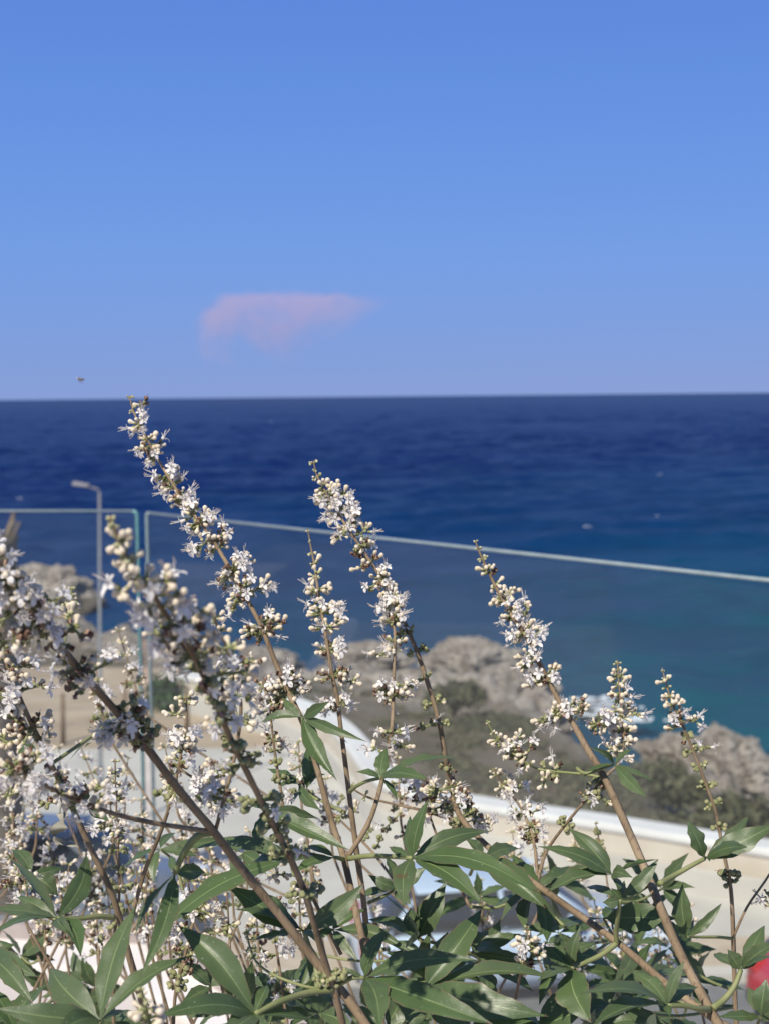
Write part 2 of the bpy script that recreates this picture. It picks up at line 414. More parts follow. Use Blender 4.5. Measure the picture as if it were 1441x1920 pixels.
# tiles aligned with the right-hand glass
def inside(p):
    q = V((p.x, p.y, 0)) - corner
    return q.dot(gn) > .17 and q.dot(ln) > .17
def clip(poly, o, n, d):
    out = []
    for i in range(len(poly)):
        a, b = poly[i], poly[(i+1) % len(poly)]
        da, db = (a-o).dot(n)-d, (b-o).dot(n)-d
        if da >= 0: out.append(a)
        if (da >= 0) != (db >= 0): out.append(a + (b-a) * (da/(da-db)))
    return out
ts = .6
for i in range(-9, 9):
    for j in range(0, 6):
        o = corner + gd * (i*ts + .13) + gn * (.17 + j*ts)
        c4 = [o, o+gd*(ts-.004), o+gd*(ts-.004)+gn*(ts-.004), o+gn*(ts-.004)]
        c4 = clip(clip(c4, corner, ln, .174), corner, gn, .17)
        if len(c4) < 3 or min(p.y for p in c4) < -.2 or max(abs(p.x) for p in c4) > 3.2: continue
        n = len(c4); mb = MB()
        mb.add([(p.x, p.y, TZ) for p in c4] + [(p.x, p.y, TZ-.028) for p in c4], [tuple(range(n)), tuple(range(n, 2*n))[::-1]] + [(a, n+a, n+(a+1) % n, (a+1) % n) for a in range(n)])
        mb.build('tile', M['tile'], tw)
def edge_strip(name, a, b, z0, z1, mat):
    # strip on both sides mitred at the corner; offsets a..b towards the terrace
    k = 1 / (1 + gn.dot(ln))
    def cp(o): return corner + (gn + ln) * (o * k)
    mb = MB()
    for d, nn, L in ((gd, gn, 5.3), (ld, ln, 5.8)):
        p = [cp(a), cp(b), corner + d*L + nn*b, corner + d*L + nn*a]
        vs = [(q.x, q.y, z) for z in (z0, z1) for q in p]
        mb.add(vs, [(3,2,1,0), (4,5,6,7), (0,1,5,4), (1,2,6,5), (2,3,7,6), (3,0,4,7)])
    return mb.build(name, mat, None)
e = edge_strip('terrace_coping', .0, .166, TZ - .03, TZ + .02, M['coping']); tag(e, kind='structure')

# ---- glass balustrade
def glass_mat():
    m = Mat('glass', (1,1,1)); nt_ = m.nt; out = nt_.nodes['Material Output']
    tr = m.n('ShaderNodeBsdfTransparent'); tr.inputs[0].default_value = (.93,.97,.97,1)
    gl_ = m.n('ShaderNodeBsdfGlossy'); gl_.inputs['Roughness'].default_value = .02
    fr = m.n('ShaderNodeFresnel'); fr.inputs[0].default_value = 1.5
    df = m.n('ShaderNodeBsdfDiffuse'); df.inputs[0].default_value = (.62,.70,.70,1)
    dust = m.math('MULTIPLY', m.math('GREATER_THAN', m.noise(150, 2, .7), .73), .10)
    haze = m.math('ADD', m.math('MULTIPLY', m.noise(2.0, 4), .016), .003)
    m1 = m.n('ShaderNodeMixShader'); m.l(m.math('MULTIPLY', fr.outputs[0], .07), m1.inputs[0]); m.l(tr.outputs[0], m1.inputs[1]); m.l(gl_.outputs[0], m1.inputs[2])
    m2 = m.n('ShaderNodeMixShader'); m.l(m.math('ADD', dust, haze), m2.inputs[0]); m.l(m1.outputs[0], m2.inputs[1]); m.l(df.outputs[0], m2.inputs[2])
    m.l(m2.outputs[0], out.inputs[0]); return m.m
M['glass'] = glass_mat()
M['glass_rim'] = simple('glass_rim', (.22,.28,.29), (.29,.35,.36), 30, .2, 0)
M['glass_side'] = simple('glass_side_rim', (.10,.25,.25), (.14,.30,.30), 30, .2, 0)
M['steel'] = simple('steel', (.30,.26,.24), (.38,.33,.30), 20, .4, .05)
def panel(start, d, L, n, label, side):
    root = empty('glass_panel', (start.x, start.y, TZ + .02)); tag(root, label, 'glass panel', 'frameless glass balustrade panels')
    H = 12 - .3 - TZ - .02; t = .006
    X = d; Yv = n; Mx = Matrix(((X.x, Yv.x, 0, 0), (X.y, Yv.y, 0, 0), (0, 0, 1, 0), (0, 0, 0, 1)))
    mb = MB(); mb.box((.004, -t, .0), (L-.004, t, H-.009), 0, Mx); mb.build('pane', M['glass'], root)
    mb = MB(); mb.tube([Mx @ V((.012, 0, H-.0045)), Mx @ V((L-.012, 0, H-.0045))], .0038, 8); mb.build('top_rim', M['glass_rim'], root, True)
    for nm, x, xo in (('side_rim', 0, 1), ('side_rim', L, -1)):
        mb = MB(); mb.tube([Mx @ V((x+xo*.0015, 0, 0)), Mx @ V((x+xo*.0015, 0, H-.016)), Mx @ V((x+xo*.004, 0, H-.008)), Mx @ V((x+xo*.013, 0, H-.0045))], .005, 8)
        mb.build(nm, M[side if x == (0) else 'glass_rim'], root, True)
    mb = MB(); mb.box((.0, -.03, .0), (L, -.009, .045), 0, Mx); mb.box((.0, .009, .0), (L, .03, .045), 0, Mx); mb.build('base_rail', M['steel'], root)
panel(V((gc.x, gc.y, 0)), gd, 2.9, gn, 'long clear glass balustrade panel slanting toward the right above the parapet', 'glass_rim')
panel(V((gl.x, gl.y, 0)), ld, 1.9, ln, 'clear glass balustrade panel on the left with the street lamp behind it', 'glass_side')
mb = MB()
e = edge_strip('edge_profile', -.045, -.003, TZ - .09, TZ + .012, M['bronze']); tag(e, kind='structure')

# ---- cloud: a real volume far over the sea
def cloud():
    d = 20000.0
    c = P(555, 608, d); wx = 400/FPX*d; wz = 150/FPX*d
    bpy_v = MB(); bpy_v.box((-.5,-.5,-.5), (.5,.5,.5))
    o = bpy_v.build('cloud', [], None); o.data.materials.clear()
    o.location = c; o.scale = (wx, 1500, wz)
    m = bpy.data.materials.new('cloud_vapour'); m.use_nodes = True; n = m.node_tree; n.nodes.clear()
    k = Mat.__new__(Mat); k.m = m; k.nt = n
    out = k.n('ShaderNodeOutputMaterial'); pv = k.n('ShaderNodeVolumePrincipled'); k.l(pv.outputs[0], out.inputs['Volume'])
    tc = k.n('ShaderNodeTexCoord'); sp = k.n('ShaderNodeSeparateXYZ'); k.l(tc.outputs['Object'], sp.inputs[0])
    nz = k.n('ShaderNodeTexNoise'); nz.inputs['Scale'].default_value = 2.6; nz.inputs['Detail'].default_value = 4; nz.inputs['Roughness'].default_value = .6
    mp = k.n('ShaderNodeMapping'); mp.inputs['Scale'].default_value = (2.4, .6, 1.0); k.l(tc.outputs['Object'], mp.inputs[0]); k.l(mp.outputs[0], nz.inputs['Vector'])
    X, Z = sp.outputs[0], sp.outputs[2]
    nn = k.math('SUBTRACT', nz.outputs['Fac'], .5)
    Zt = k.math('ADD', Z, k.math('MULTIPLY', nn, .22))
    # flat anvil top, ragged base: top slopes down to a point at the right, base fades out
    top = k.math('SUBTRACT', .40, k.math('MULTIPLY', k.math('POWER', k.math('MAXIMUM', k.math('ADD', X, -.02), 0), 1.5), .3))
    st = k.math('MINIMUM', k.math('MAXIMUM', k.math('MULTIPLY', k.math('SUBTRACT', top, Zt), 16), 0), 1)
    # left edge steps out lower down
    le = k.math('ADD', X, k.math('ADD', .44, k.math('MULTIPLY', k.math('GREATER_THAN', .22, Zt), .03)))
    le = k.math('ADD', k.math('SUBTRACT', le, k.math('MULTIPLY', k.math('MAXIMUM', Zt, 0), .22)), k.math('MULTIPLY', nn, .12))
    sl_ = k.math('MINIMUM', k.math('MAXIMUM', k.math('MULTIPLY', le, 22), 0), 1)
    sr = k.math('MINIMUM', k.math('MAXIMUM', k.math('MULTIPLY', k.math('SUBTRACT', k.math('ADD', .47, k.math('MULTIPLY', k.math('SUBTRACT', Zt, .28), .55)), X), 3.2), 0), 1)
    fade = k.math('MINIMUM', k.math('MAXIMUM', k.math('ADD', k.math('MULTIPLY', Z, 1.6), k.math('ADD', .58, k.math('MULTIPLY', nn, 3.6))), 0), 1)
    yb = k.math('MINIMUM', k.math('MULTIPLY', k.math('SUBTRACT', .5, k.math('ABSOLUTE', sp.outputs[1])), 4), 1)
    dn = k.math('MULTIPLY', k.math('MULTIPLY', k.math('MULTIPLY', st, sl_), sr), k.math('MULTIPLY', fade, yb))
    k.l(k.math('MULTIPLY', dn, .00062), pv.inputs['Density']); pv.inputs['Color'].default_value = (1, .74, .80, 1); pv.inputs['Anisotropy'].default_value = 0
    o.data.materials.append(m); m.volume_intersection_method = 'FAST' if hasattr(m, 'volume_intersection_method') else None
    tag(o, 'faint pinkish anvil shaped cloud low over the sea horizon', 'cloud')
try: cloud()
except TypeError: pass
# ================================================================== THE SHRUB
SHRUB_BASE = V((.42, 1.02, 12 - 1.525))
shrub = empty('chaste_tree_shrub', SHRUB_BASE)
tag(shrub, 'leafy chaste tree shrub with tall white flower spikes and hand shaped green leaves', 'shrub')
rnd = random.Random(11)
def rv(r=rnd):
    while True:
        v = V((r.uniform(-1, 1), r.uniform(-1, 1), r.uniform(-1, 1)))
        if .05 < v.length < 1: return v.normalized()
def frame(z, r=rnd):
    z = z.normalized(); x = z.cross(rv(r))
    x = x.normalized() if x.length > 1e-4 else z.orthogonal().normalized()
    y = z.cross(x); return Matrix((x, y, z)).transposed().to_4x4()
def lathe(prof, k):
    vs = []; fs = []
    for r_, z in prof:
        for j in range(k):
            a = 2*math.pi*j/k; vs.append(V((r_*math.cos(a), r_*math.sin(a), z)))
    n = len(prof)
    for i in range(n-1):
        for j in range(k): fs.append((i*k+j, i*k+(j+1) % k, (i+1)*k+(j+1) % k, (i+1)*k+j))
    fs.append(tuple(range((n-1)*k, n*k))); return vs, fs
# unit shapes in millimetres; z outward
cal_v, cal_f = lathe([(.35, -.3), (1.0, .2), (1.3, 1.2), (1.35, 2.0), (.9, 1.7)], 6)
bud_v, bud_f = lathe([(.7, 1.0), (.95, 2.3), (1.2, 3.5), (1.8, 4.9), (2.0, 5.9), (1.6, 6.9), (.7, 7.5)], 7)
tin_v, tin_f = lathe([(.4, -.2), (1.2, .5), (1.55, 1.4), (1.2, 2.4), (.45, 2.9)], 6)
fru_v, fru_f = lathe([(.7, .2), (1.7, 1.0), (2.2, 2.1), (2.0, 3.2), (1.2, 4.0), (.5, 3.7)], 7)
def item(mb, kind, pos, d, s, r):
    Mx = Matrix.Translation(pos) @ frame(d, r) @ Matrix.Scale(s * .001, 4)
    if kind == 'b':
        mb.add(cal_v, cal_f, CALYX if r.random() < .6 else GBUD, Mx); mb.add(bud_v, bud_f, BUD, Mx)
    elif kind == 't': mb.add(tin_v, tin_f, GBUD if r.random() < .7 else BUD, Mx)
    elif kind == 'g': mb.add(fru_v, fru_f, FRUIT, Mx); mb.add(cal_v, cal_f, CALYX, Mx @ Matrix.Scale(1.25, 4))
    elif kind == 'c': mb.add(cal_v, cal_f, CALYX, Mx @ Matrix.Scale(1.1, 4))
    elif kind == 'k':
        vs = [v + rv(r) * .75 for v in lathe([(.7, 0), (.8, 2.2), (1.0, 4.0), (2.1, 5.0), (1.0, 5.6)], 6)[0]]
        mb.add(vs, bud_f[:24] , BROWN, Mx); mb.add(cal_v, cal_f, CALYX, Mx)
        if r.random() < .5:
            a = Mx @ V((0, 0, 5)); b = Mx @ (V((0, 0, 8)) + rv(r) * 1.6); mb.tube([a, b], [.0003*s, .00015*s], 3, BROWN, False)
def flower_geo(mb, Mx, r):
    s = Matrix.Scale(.001, 4); Mx = Mx @ s
    tv, tf = lathe([(.75, .5), (.9, 2.5), (1.5, 5.0)], 7); mb.add(cal_v, cal_f, CALYX, Mx); mb.add(tv, tf, PETAL, Mx)
    lobes = [(90, 2.9, 1.7, 55), (162, 2.9, 1.6, 62), (18, 2.9, 1.6, 62), (234, 2.5, 1.5, 60), (306, 2.5, 1.5, 60)]
    lobes[0] = (270, 4.8, 2.7, 62); lobes[1:] = [(200, 3.2, 1.9, 65), (340, 3.2, 1.9, 65), (125, 3.0, 1.9, 45), (55, 3.0, 1.9, 45)]
    for a, L, W, bend in lobes:
        a = R(a + r.uniform(-9, 9)); bend = bend + r.uniform(-16, 22); ca, sa = math.cos(a), math.sin(a)
        vs = []; rr, z, th = 1.3, 4.8, R(30)
        rows = [(0, .55), (.35, .95), (.7, .9), (1.0, .28)]
        for q, (t, wf) in enumerate(rows):
            if q: 
                th = R(30) + R(bend + 18) * t; dl = (rows[q][0]-rows[q-1][0]) * L; rr += dl*math.sin(th); z += dl*math.cos(th)
            for sx in (-1, 0, 1):
                ww = W*wf*.62*sx; zz = z + (abs(sx) * .35)
                vs.append(V((rr*ca - ww*sa, rr*sa + ww*ca, zz)))
        fs = [(i*3+j, i*3+j+1, i*3+j+4, i*3+j+3) for i in range(3) for j in range(2)]
        mb.add(vs, fs, PETAL, Mx)
    for i in range(5):
        a = R(90 + r.uniform(-75, 75)); h = 9 + r.uniform(0, 3.5); sp = r.uniform(1.2, 3.6)
        p0 = V((0, .3, 3.5)); p1 = V((math.cos(a)*sp*.3, math.sin(a)*sp*.45, h*.65)); p2 = V((math.cos(a)*sp, math.sin(a)*sp, h))
        mb.tube([Mx @ p0, Mx @ p1, Mx @ p2], .00021, 3, PETAL, False)
        if i < 4:
            mm = Mx @ Matrix.Translation(p2) @ Matrix.Scale(.28, 4); mb.add(tin_v, tin_f, ANTH, mm)
FLOW = []
for k in range(7):
    mb = MB(); flower_geo(mb, Matrix.Identity(4), rnd); FLOW.append(mesh('flower', mb.v, mb.f, PM, mb.m, True))
BUDM = []
for k in range(3):
    mb = MB(); item(mb, 'b', V((0,0,0)), V((0,0,1)), 1, rnd); BUDM.append(mesh('bud', mb.v, mb.f, PM, mb.m, True))

MIX = {'t': (['t'], 0), 'b': (['b','b','b','b','t'], .0), 'f': (['b','b','b','c'], .27), 'x': (['b','c','k','b','b','k'], .15),
       'm': (['b','b','k','k','c','b','k'], .12), 'g': (['g','g','g','c','t','g'], 0), 'h': (['g','c','g','k'], .06), 'k': (['k','k','c','b'], .05), 'd': (['k','c'], 0)}
spikes = []; flowers = []; AX = []
def interp(path, q):
    best = None
    for i in range(len(path)-1):
        a, b = path[i], path[i+1]; ab = b - a; t = max(0, min(1, (q-a).dot(ab)/max(ab.dot(ab), 1e-12))); c = a + ab*t; d = (c-q).length
        if best is None or d < best[0]: best = (d, c, ab.normalized(), i)
    return best
def spike(pp, nodes, r=(.7, 1.6), root=True, individual=False, bg=False, mat=STEM, label=None):
    """pp: (px,py,depth) from the tip down; nodes: (px,py,width px,type)"""
    pts = [P(*p) for p in pp]; path = smoothpath(pts, 5)
    if root:     # carry the branch on down to the base of the shrub
        e = path[-1]; d = (path[-1]-path[-3]).normalized(); L = (SHRUB_BASE - e).length
        path += smoothpath([e, e + d*L*.3, SHRUB_BASE.lerp(e, .45) + V((0, 0, -.12)), SHRUB_BASE + V((rnd.uniform(-.03, .03), rnd.uniform(-.03, .03), 0))], 5)[1:]
    n = len(path); main = len(smoothpath(pts, 5)); rs = []
    for i in range(n):
        t = min(1, i/main); rs.append((1 + .09*noise.noise(path[i]*55) + .05*noise.noise(path[i]*190))*.001*(r[0] + (r[1]-r[0])*t**.8) * (1 if i <= main else 1 + .7*(i-main)/(n-main)))
    mb = MB(); mb.tube(path, rs, 7, mat)
    sd = dict(path=path, mb=mb, cl=[], ind=individual, bg=bg, label=label); 
    zs = sum(p[2] for p in pp)/len(pp)
    for q, (px, py, wpx, ty) in enumerate(nodes):
        dd = min(((abs(p[0]-px)+abs(p[1]-py)), p[2]) for p in pp)
        # depth by interpolation between the two nearest path points
        bd = None
        for i in range(len(pp)-1):
            a = V((pp[i][0], pp[i][1])); b = V((pp[i+1][0], pp[i+1][1])); ab = b-a; t = max(0, min(1, (V((px, py))-a).dot(ab)/ab.dot(ab))); c = a+ab*t
            d_ = (c-V((px, py))).length
            if bd is None or d_ < bd[0]: bd = (d_, pp[i][2]*(1-t)+pp[i+1][2]*t)
        dep = bd[1]; c = P(px, py, dep); _, ax, tg, ii = interp(path[:main], c)
        if (ax-c).length < .006: c = ax
        W = wpx/FPX*dep*.5            # half width in metres
        sc = 1.0 if ty != 't' else .85
        num = int(max(3, min(52, 3.8 + 46*(W/.02)**1.6)))
        if ty == 't': num = int(max(4, W*2000*.8)); sc = .5 + .3*min(1, W/.006)
        if ty == 'b': num = int(max(3, num*.85))
        if ty in 'g': num = int(num*.85)
        W0 = W; W = max(W - .0028*(1 if ty != 't' else .5), W*.42)
        side = tg.cross(V((0, 1, 0)) if q % 2 == 0 else V((.75, .65, .1))); side.normalize()
        if abs(side.y) > .85: side = tg.cross(V((0, 1, .3))).normalized()
        third = tg.cross(side).normalized(); items = []; cm = MB()
        for s_ in (-1, 1):
            e1 = c + side*s_*W*.6 - tg*W*.08
            cm.tube([c, e1], [.0007, .0005], 4, TWIG, False)
            for k in range(num//2):
                u = rnd.uniform(.22, 1)**.8; th = rnd.uniform(0, 2*math.pi); rr = math.sqrt(rnd.random())*W*.48*(1-.35*u)
                p = c + side*s_*u*W*.86 + (third*math.cos(th) + tg*math.sin(th)*.85)*rr
                o = p - (c + side*s_*W*.35); o = o.normalized() if o.length > 1e-5 else side*s_
                d = (o + side*s_*.35 - tg*.35 + rv()*.35).normalized()
                kinds, pf = MIX[ty]
                if rnd.random() < pf:
                    dirn = (d + V((0, -.55, 0)) + rv()*.3).normalized()
                    pz = dirn; down = V((0, 0, -1)); y_ = -(down - pz*down.dot(pz)); y_ = y_.normalized() if y_.length > .1 else V((0, 0, 1)); x_ = y_.cross(pz)
                    Mx = Matrix.Translation(p + d*.0012) @ Matrix((x_, y_, pz)).transposed().to_4x4() @ Matrix.Rotation(rnd.uniform(-.7, .7), 4, 'Z') @ Matrix.Scale(rnd.uniform(.8, 1.1), 4)
                    flowers.append((dep, Mx, sd, len(sd['cl']))) 
                else:
                    kd = rnd.choice(kinds); sz = sc*rnd.uniform(.55, .98)
                    if individual and kd == 'b' and dep < .72: items.append(('B', p, d, sz))
                    else: items.append((kd, p, d, sz))
                    cm.tube([c.lerp(p, .35), p], .00035, 3, TWIG, False)
        sd['cl'].append((cm, items, ty))
    spikes.append(sd); AX.append(path[:main+2])
    return sd
x_ = None
# --- S1 tall left spike in front of the horizon
spike([(243,742,1.06),(252,775,1.055),(270,810,1.05),(290,850,1.05),(322,903,1.045),(348,945,1.04),(375,978,1.03),(405,1022,1.03),(440,1080,1.02),(470,1135,1.01),(495,1185,1.0),(516,1240,1.0),(542,1300,.99),(568,1355,.98),(592,1430,.97),(622,1540,.96),(645,1610,.95),(670,1720,.93),(695,1830,.92),(716,1925,.91)],
 [(243,745,20,'t'),(250,768,26,'t'),(268,758,18,'k'),(262,795,38,'f'),(275,790,20,'x'),(272,825,36,'b'),(292,832,52,'x'),(290,855,40,'f'),(306,895,44,'f'),(330,888,54,'f'),(322,912,40,'x'),(338,935,48,'m'),(345,925,40,'f'),(362,965,48,'f'),(385,970,54,'f'),(372,985,50,'m'),(380,1022,50,'f'),(415,1005,56,'x'),(405,1028,44,'x'),(425,1080,84,'x'),(448,1062,56,'f'),(452,1108,76,'m'),(478,1108,70,'m'),(445,1130,50,'m'),(478,1180,74,'m'),(500,1185,76,'m'),(520,1175,40,'x'),(548,1280,100,'m'),(535,1305,96,'m'),(510,1300,60,'m')], (.55, 2.6))
# --- S2 second tall spike
spike([(588,864,1.04),(595,893,1.04),(612,925,1.03),(632,960,1.03),(655,995,1.02),(680,1032,1.02),(702,1065,1.02),(727,1100,1.02),(750,1150,1.02),(766,1185,1.02),(786,1235,1.02),(800,1278,1.02),(815,1325,1.02),(826,1372,1.02),(834,1420,1.02),(845,1470,1.03),(860,1528,1.02),(912,1586,.995),(985,1644,.975),(1060,1698,.96),(1155,1766,.94),(1250,1846,.91),(1348,1918,.885)],
 [(588,868,20,'t'),(590,882,18,'t'),(596,893,26,'t'),(606,912,28,'b'),(612,922,38,'b'),(630,915,24,'b'),(603,938,44,'f'),(625,942,52,'f'),(640,930,30,'f'),(650,945,44,'f'),(628,968,44,'f'),(665,975,48,'f'),(655,985,30,'x'),(680,998,44,'f'),(640,1004,34,'x'),(668,1030,54,'k'),(690,1022,36,'k'),(700,1050,50,'m'),(676,1064,26,'b'),(722,1078,50,'f'),(700,1098,44,'x'),(728,1100,40,'x'),
  (765,1180,38,'g'),(750,1190,26,'h'),(782,1222,52,'g'),(798,1268,42,'g'),(806,1320,50,'g'),(820,1358,56,'g'),(800,1362,36,'h'),(832,1440,40,'h'),(830,1480,80,'m'),(845,1505,90,'m'),(870,1530,70,'h')], (.5, 2.6))
# --- S3
spike([(729,1095,1.0),(735,1140,1.0),(740,1195,.99),(739,1240,.99),(737,1300,.98),(735,1360,.97),(728,1405,.97),(712,1480,.96),(690,1545,.95),(652,1607,.95)],
 [(722,1120,40,'x'),(735,1137,58,'f'),(742,1130,40,'f'),(728,1160,52,'x'),(745,1165,40,'x'),(738,1202,54,'m'),(712,1228,34,'f'),(740,1222,34,'f'),(735,1298,76,'x'),(722,1305,60,'x'),(760,1285,44,'f'),(722,1385,44,'h'),(748,1375,44,'f'),(755,1400,36,'f'),(703,1405,22,'f')], (.6, 1.9), root=False)
# --- S4
spike([(577,992,1.0),(584,1030,1.0),(590,1060,1.0),(597,1110,.99),(604,1150,.99),(612,1200,.98),(622,1260,.98),(632,1310,.98),(641,1380,.98),(650,1450,.98),(660,1530,.98),(672,1620,.98),(685,1720,.98),(692,1850,.98),(695,1930,.98)],
 [(578,995,8,'t'),(582,1015,8,'t'),(588,1038,20,'t'),(594,1057,28,'b'),(582,1058,20,'t'),(584,1080,30,'b'),(600,1082,16,'t'),(584,1108,40,'b'),(610,1106,46,'f'),(600,1140,52,'f'),(608,1150,56,'f'),(625,1140,34,'f'),(600,1178,46,'b'),(628,1172,44,'f'),(604,1218,50,'x'),(632,1215,50,'f'),(612,1270,60,'m'),(640,1265,56,'x'),(655,1278,36,'b'),(612,1325,44,'m'),(648,1318,44,'f')], (.45, 2.4))
# --- S5 right tall spike
spike([(890,1014,1.05),(900,1040,1.05),(914,1070,1.05),(928,1100,1.04),(945,1130,1.04),(962,1160,1.03),(984,1192,1.03),(1003,1230,1.02),(1026,1275,1.02),(1050,1320,1.01),(1076,1362,1.0),(1102,1408,.99),(1132,1458,.98),(1160,1520,.97),(1195,1600,.95),(1232,1690,.93),(1270,1780,.91),(1325,1885,.89),(1348,1925,.88)],
 [(890,1015,10,'t'),(900,1027,18,'t'),(908,1045,26,'t'),(922,1062,36,'b'),(910,1075,28,'x'),(930,1095,34,'b'),(935,1120,40,'b'),(955,1112,30,'x'),(932,1132,30,'b'),(945,1158,42,'x'),(963,1152,30,'f'),(985,1145,36,'f'),(972,1190,50,'f'),(990,1185,48,'f'),(1005,1188,30,'f'),(1012,1215,36,'f'),(985,1232,40,'b'),(990,1245,50,'x'),(1015,1270,66,'x'),(1040,1268,48,'x'),(1000,1282,30,'f'),(1035,1345,66,'x'),(1065,1332,66,'f'),(1085,1330,56,'x'),(1020,1348,36,'f'),(1120,1355,60,'k'),(1140,1358,44,'f')], (.55, 3.4))
# --- S6
spike([(1156,1238,1.0),(1160,1290,1.0),(1165,1350,1.0),(1168,1395,1.0),(1160,1430,1.0),(1140,1450,.99),(1132,1462,.985)],
 [(1156,1243,18,'t'),(1157,1256,24,'t'),(1160,1268,34,'b'),(1162,1284,38,'b'),(1162,1300,40,'x'),(1164,1317,48,'b'),(1165,1330,44,'b'),(1168,1345,44,'b'),(1190,1340,24,'f'),(1160,1372,50,'b'),(1182,1368,36,'x'),(1163,1392,44,'f'),(1178,1400,30,'b'),(1148,1408,40,'x'),(1168,1420,36,'b')], (.5, 1.2), root=False)
# --- S7
spike([(1240,1252,1.06),(1250,1290,1.06),(1262,1325,1.06),(1280,1362,1.06),(1295,1400,1.06),(1311,1440,1.06),(1326,1480,1.06),(1340,1520,1.06),(1348,1560,1.06),(1360,1620,1.06),(1370,1680,1.06),(1375,1800,1.05),(1378,1930,1.05)],
 [(1241,1258,8,'t'),(1245,1272,20,'t'),(1238,1280,16,'b'),(1252,1288,22,'t'),(1246,1308,26,'b'),(1264,1302,22,'b'),(1255,1324,30,'b'),(1270,1318,20,'b'),(1256,1342,30,'x'),(1275,1334,26,'x'),(1280,1352,26,'m'),(1300,1353,28,'f'),(1262,1366,24,'x'),(1290,1380,34,'h'),(1306,1405,44,'g'),(1322,1403,22,'f'),(1312,1436,38,'g'),(1323,1472,46,'g'),(1338,1507,48,'g'),(1346,1550,40,'g')], (.4, 1.8))
# --- S8 near-horizontal small spike
spike([(911,1350,1.02),(924,1374,1.02),(944,1400,1.02),(975,1422,1.01),(1002,1440,1.01),(1045,1447,1.0),(1098,1452,.99),(1134,1460,.985)],
 [(915,1356,10,'t'),(925,1372,20,'t'),(938,1382,30,'b'),(942,1395,30,'b'),(968,1385,36,'f'),(960,1398,34,'x'),(955,1418,36,'f'),(975,1420,40,'x'),(990,1408,46,'x'),(985,1438,34,'x'),(1018,1452,36,'h'),(1040,1436,40,'h'),(1020,1465,26,'b'),(1045,1440,30,'b')], (.45, 1.1), root=False, mat=TWIG)
# --- S9 and the side twig with fruits
spike([(922,1440,1.05),(935,1460,1.05),(958,1490,1.05),(978,1520,1.04),(996,1562,1.03),(1004,1610,1.02),(1006,1655,1.0)],
 [(922,1445,18,'t'),(932,1452,34,'b'),(945,1468,36,'b'),(955,1482,44,'f'),(970,1478,34,'f'),(985,1515,46,'x'),(1000,1522,30,'f'),(992,1552,46,'x'),(1008,1565,40,'m'),(985,1572,40,'h')], (.5, 1.3), root=False)
spike([(1128,1462,.985),(1090,1508,.99),(1052,1555,1.0),(1022,1600,1.01),(1006,1655,1.0)],
 [(1118,1465,40,'h'),(1108,1480,44,'g'),(1130,1500,34,'f'),(1100,1496,30,'h'),(1058,1540,40,'g'),(1052,1548,34,'h')], (.8, 1.3), root=False)
# --- S10 near, out of focus
spike([(207,968,.55),(222,1010,.555),(236,1042,.56),(254,1072,.565),(282,1108,.575),(312,1152,.59),(346,1202,.61),(375,1252,.63),(402,1312,.655),(430,1378,.68),(460,1440,.70),(492,1505,.725),(520,1560,.745),(546,1612,.765),(572,1674,.785),(592,1742,.80),(612,1812,.815),(626,1852,.82),(645,1930,.83)],
 [(207,972,14,'t'),(208,985,26,'t'),(225,985,26,'t'),(214,1012,44,'b'),(236,1014,30,'b'),(230,1045,60,'b'),(262,1045,40,'b'),(240,1078,64,'b'),(285,1075,60,'b'),(262,1095,60,'f'),(305,1090,60,'f'),(235,1110,44,'f'),(290,1120,74,'b'),(330,1108,60,'f'),(280,1150,66,'f'),(320,1155,90,'x'),(365,1150,76,'f'),(300,1190,76,'f'),(345,1195,100,'m'),(390,1175,60,'b'),(350,1235,90,'m'),(390,1230,90,'m'),(425,1215,64,'b'),(375,1270,84,'h'),(440,1262,80,'f'),(395,1305,80,'h'),(450,1305,60,'f'),(412,1330,80,'g'),(425,1350,70,'f'),(436,1385,84,'g'),(462,1430,96,'g'),(440,1420,60,'h'),(495,1500,90,'g'),(478,1522,70,'h'),(522,1545,80,'g'),(505,1560,70,'g'),(540,1600,96,'g'),(525,1585,60,'h'),(560,1680,84,'g'),(580,1665,80,'g'),(605,1840,84,'g'),(635,1830,70,'g')], (.6, 2.2), individual=True)
# --- S11 thick brown branch across from the left
spike([(-40,1010,.64),(0,1060,.65),(35,1110,.66),(70,1155,.67),(108,1205,.69),(160,1268,.71),(215,1330,.73),(276,1402,.75),(340,1486,.77),(402,1560,.79),(455,1630,.81),(530,1722,.82),(600,1812,.825),(650,1870,.825),(688,1925,.82)],
 [(5,1035,60,'x'),(12,1070,70,'m'),(35,1078,50,'x'),(20,1110,90,'m'),(10,1160,70,'f'),(45,1140,70,'m'),(60,1110,60,'f'),(95,1125,76,'f'),(75,1160,90,'m'),(115,1180,90,'m'),(60,1195,90,'x'),(100,1215,70,'k'),(15,1200,80,'m'),(145,1185,60,'k'),(165,1245,84,'x'),(125,1260,80,'k'),(190,1250,60,'f'),(148,1290,50,'k'),(250,1345,100,'m'),(275,1365,84,'h'),(215,1375,60,'f'),(250,1395,90,'h'),(240,1320,50,'h'),(265,1385,60,'m')], (1.2, 3.0))
# --- S12 branch left off S11
spike([(12,1425,.70),(52,1452,.71),(100,1480,.72),(150,1502,.73),(195,1520,.74),(262,1538,.76),(330,1550,.775),(402,1560,.79)],
 [(20,1440,64,'f'),(48,1460,90,'f'),(62,1430,70,'x'),(75,1440,50,'b'),(45,1420,60,'m'),(108,1490,44,'f'),(150,1495,60,'m'),(190,1480,56,'f'),(140,1515,44,'x'),(180,1510,36,'b')], (.9, 1.5), root=False)
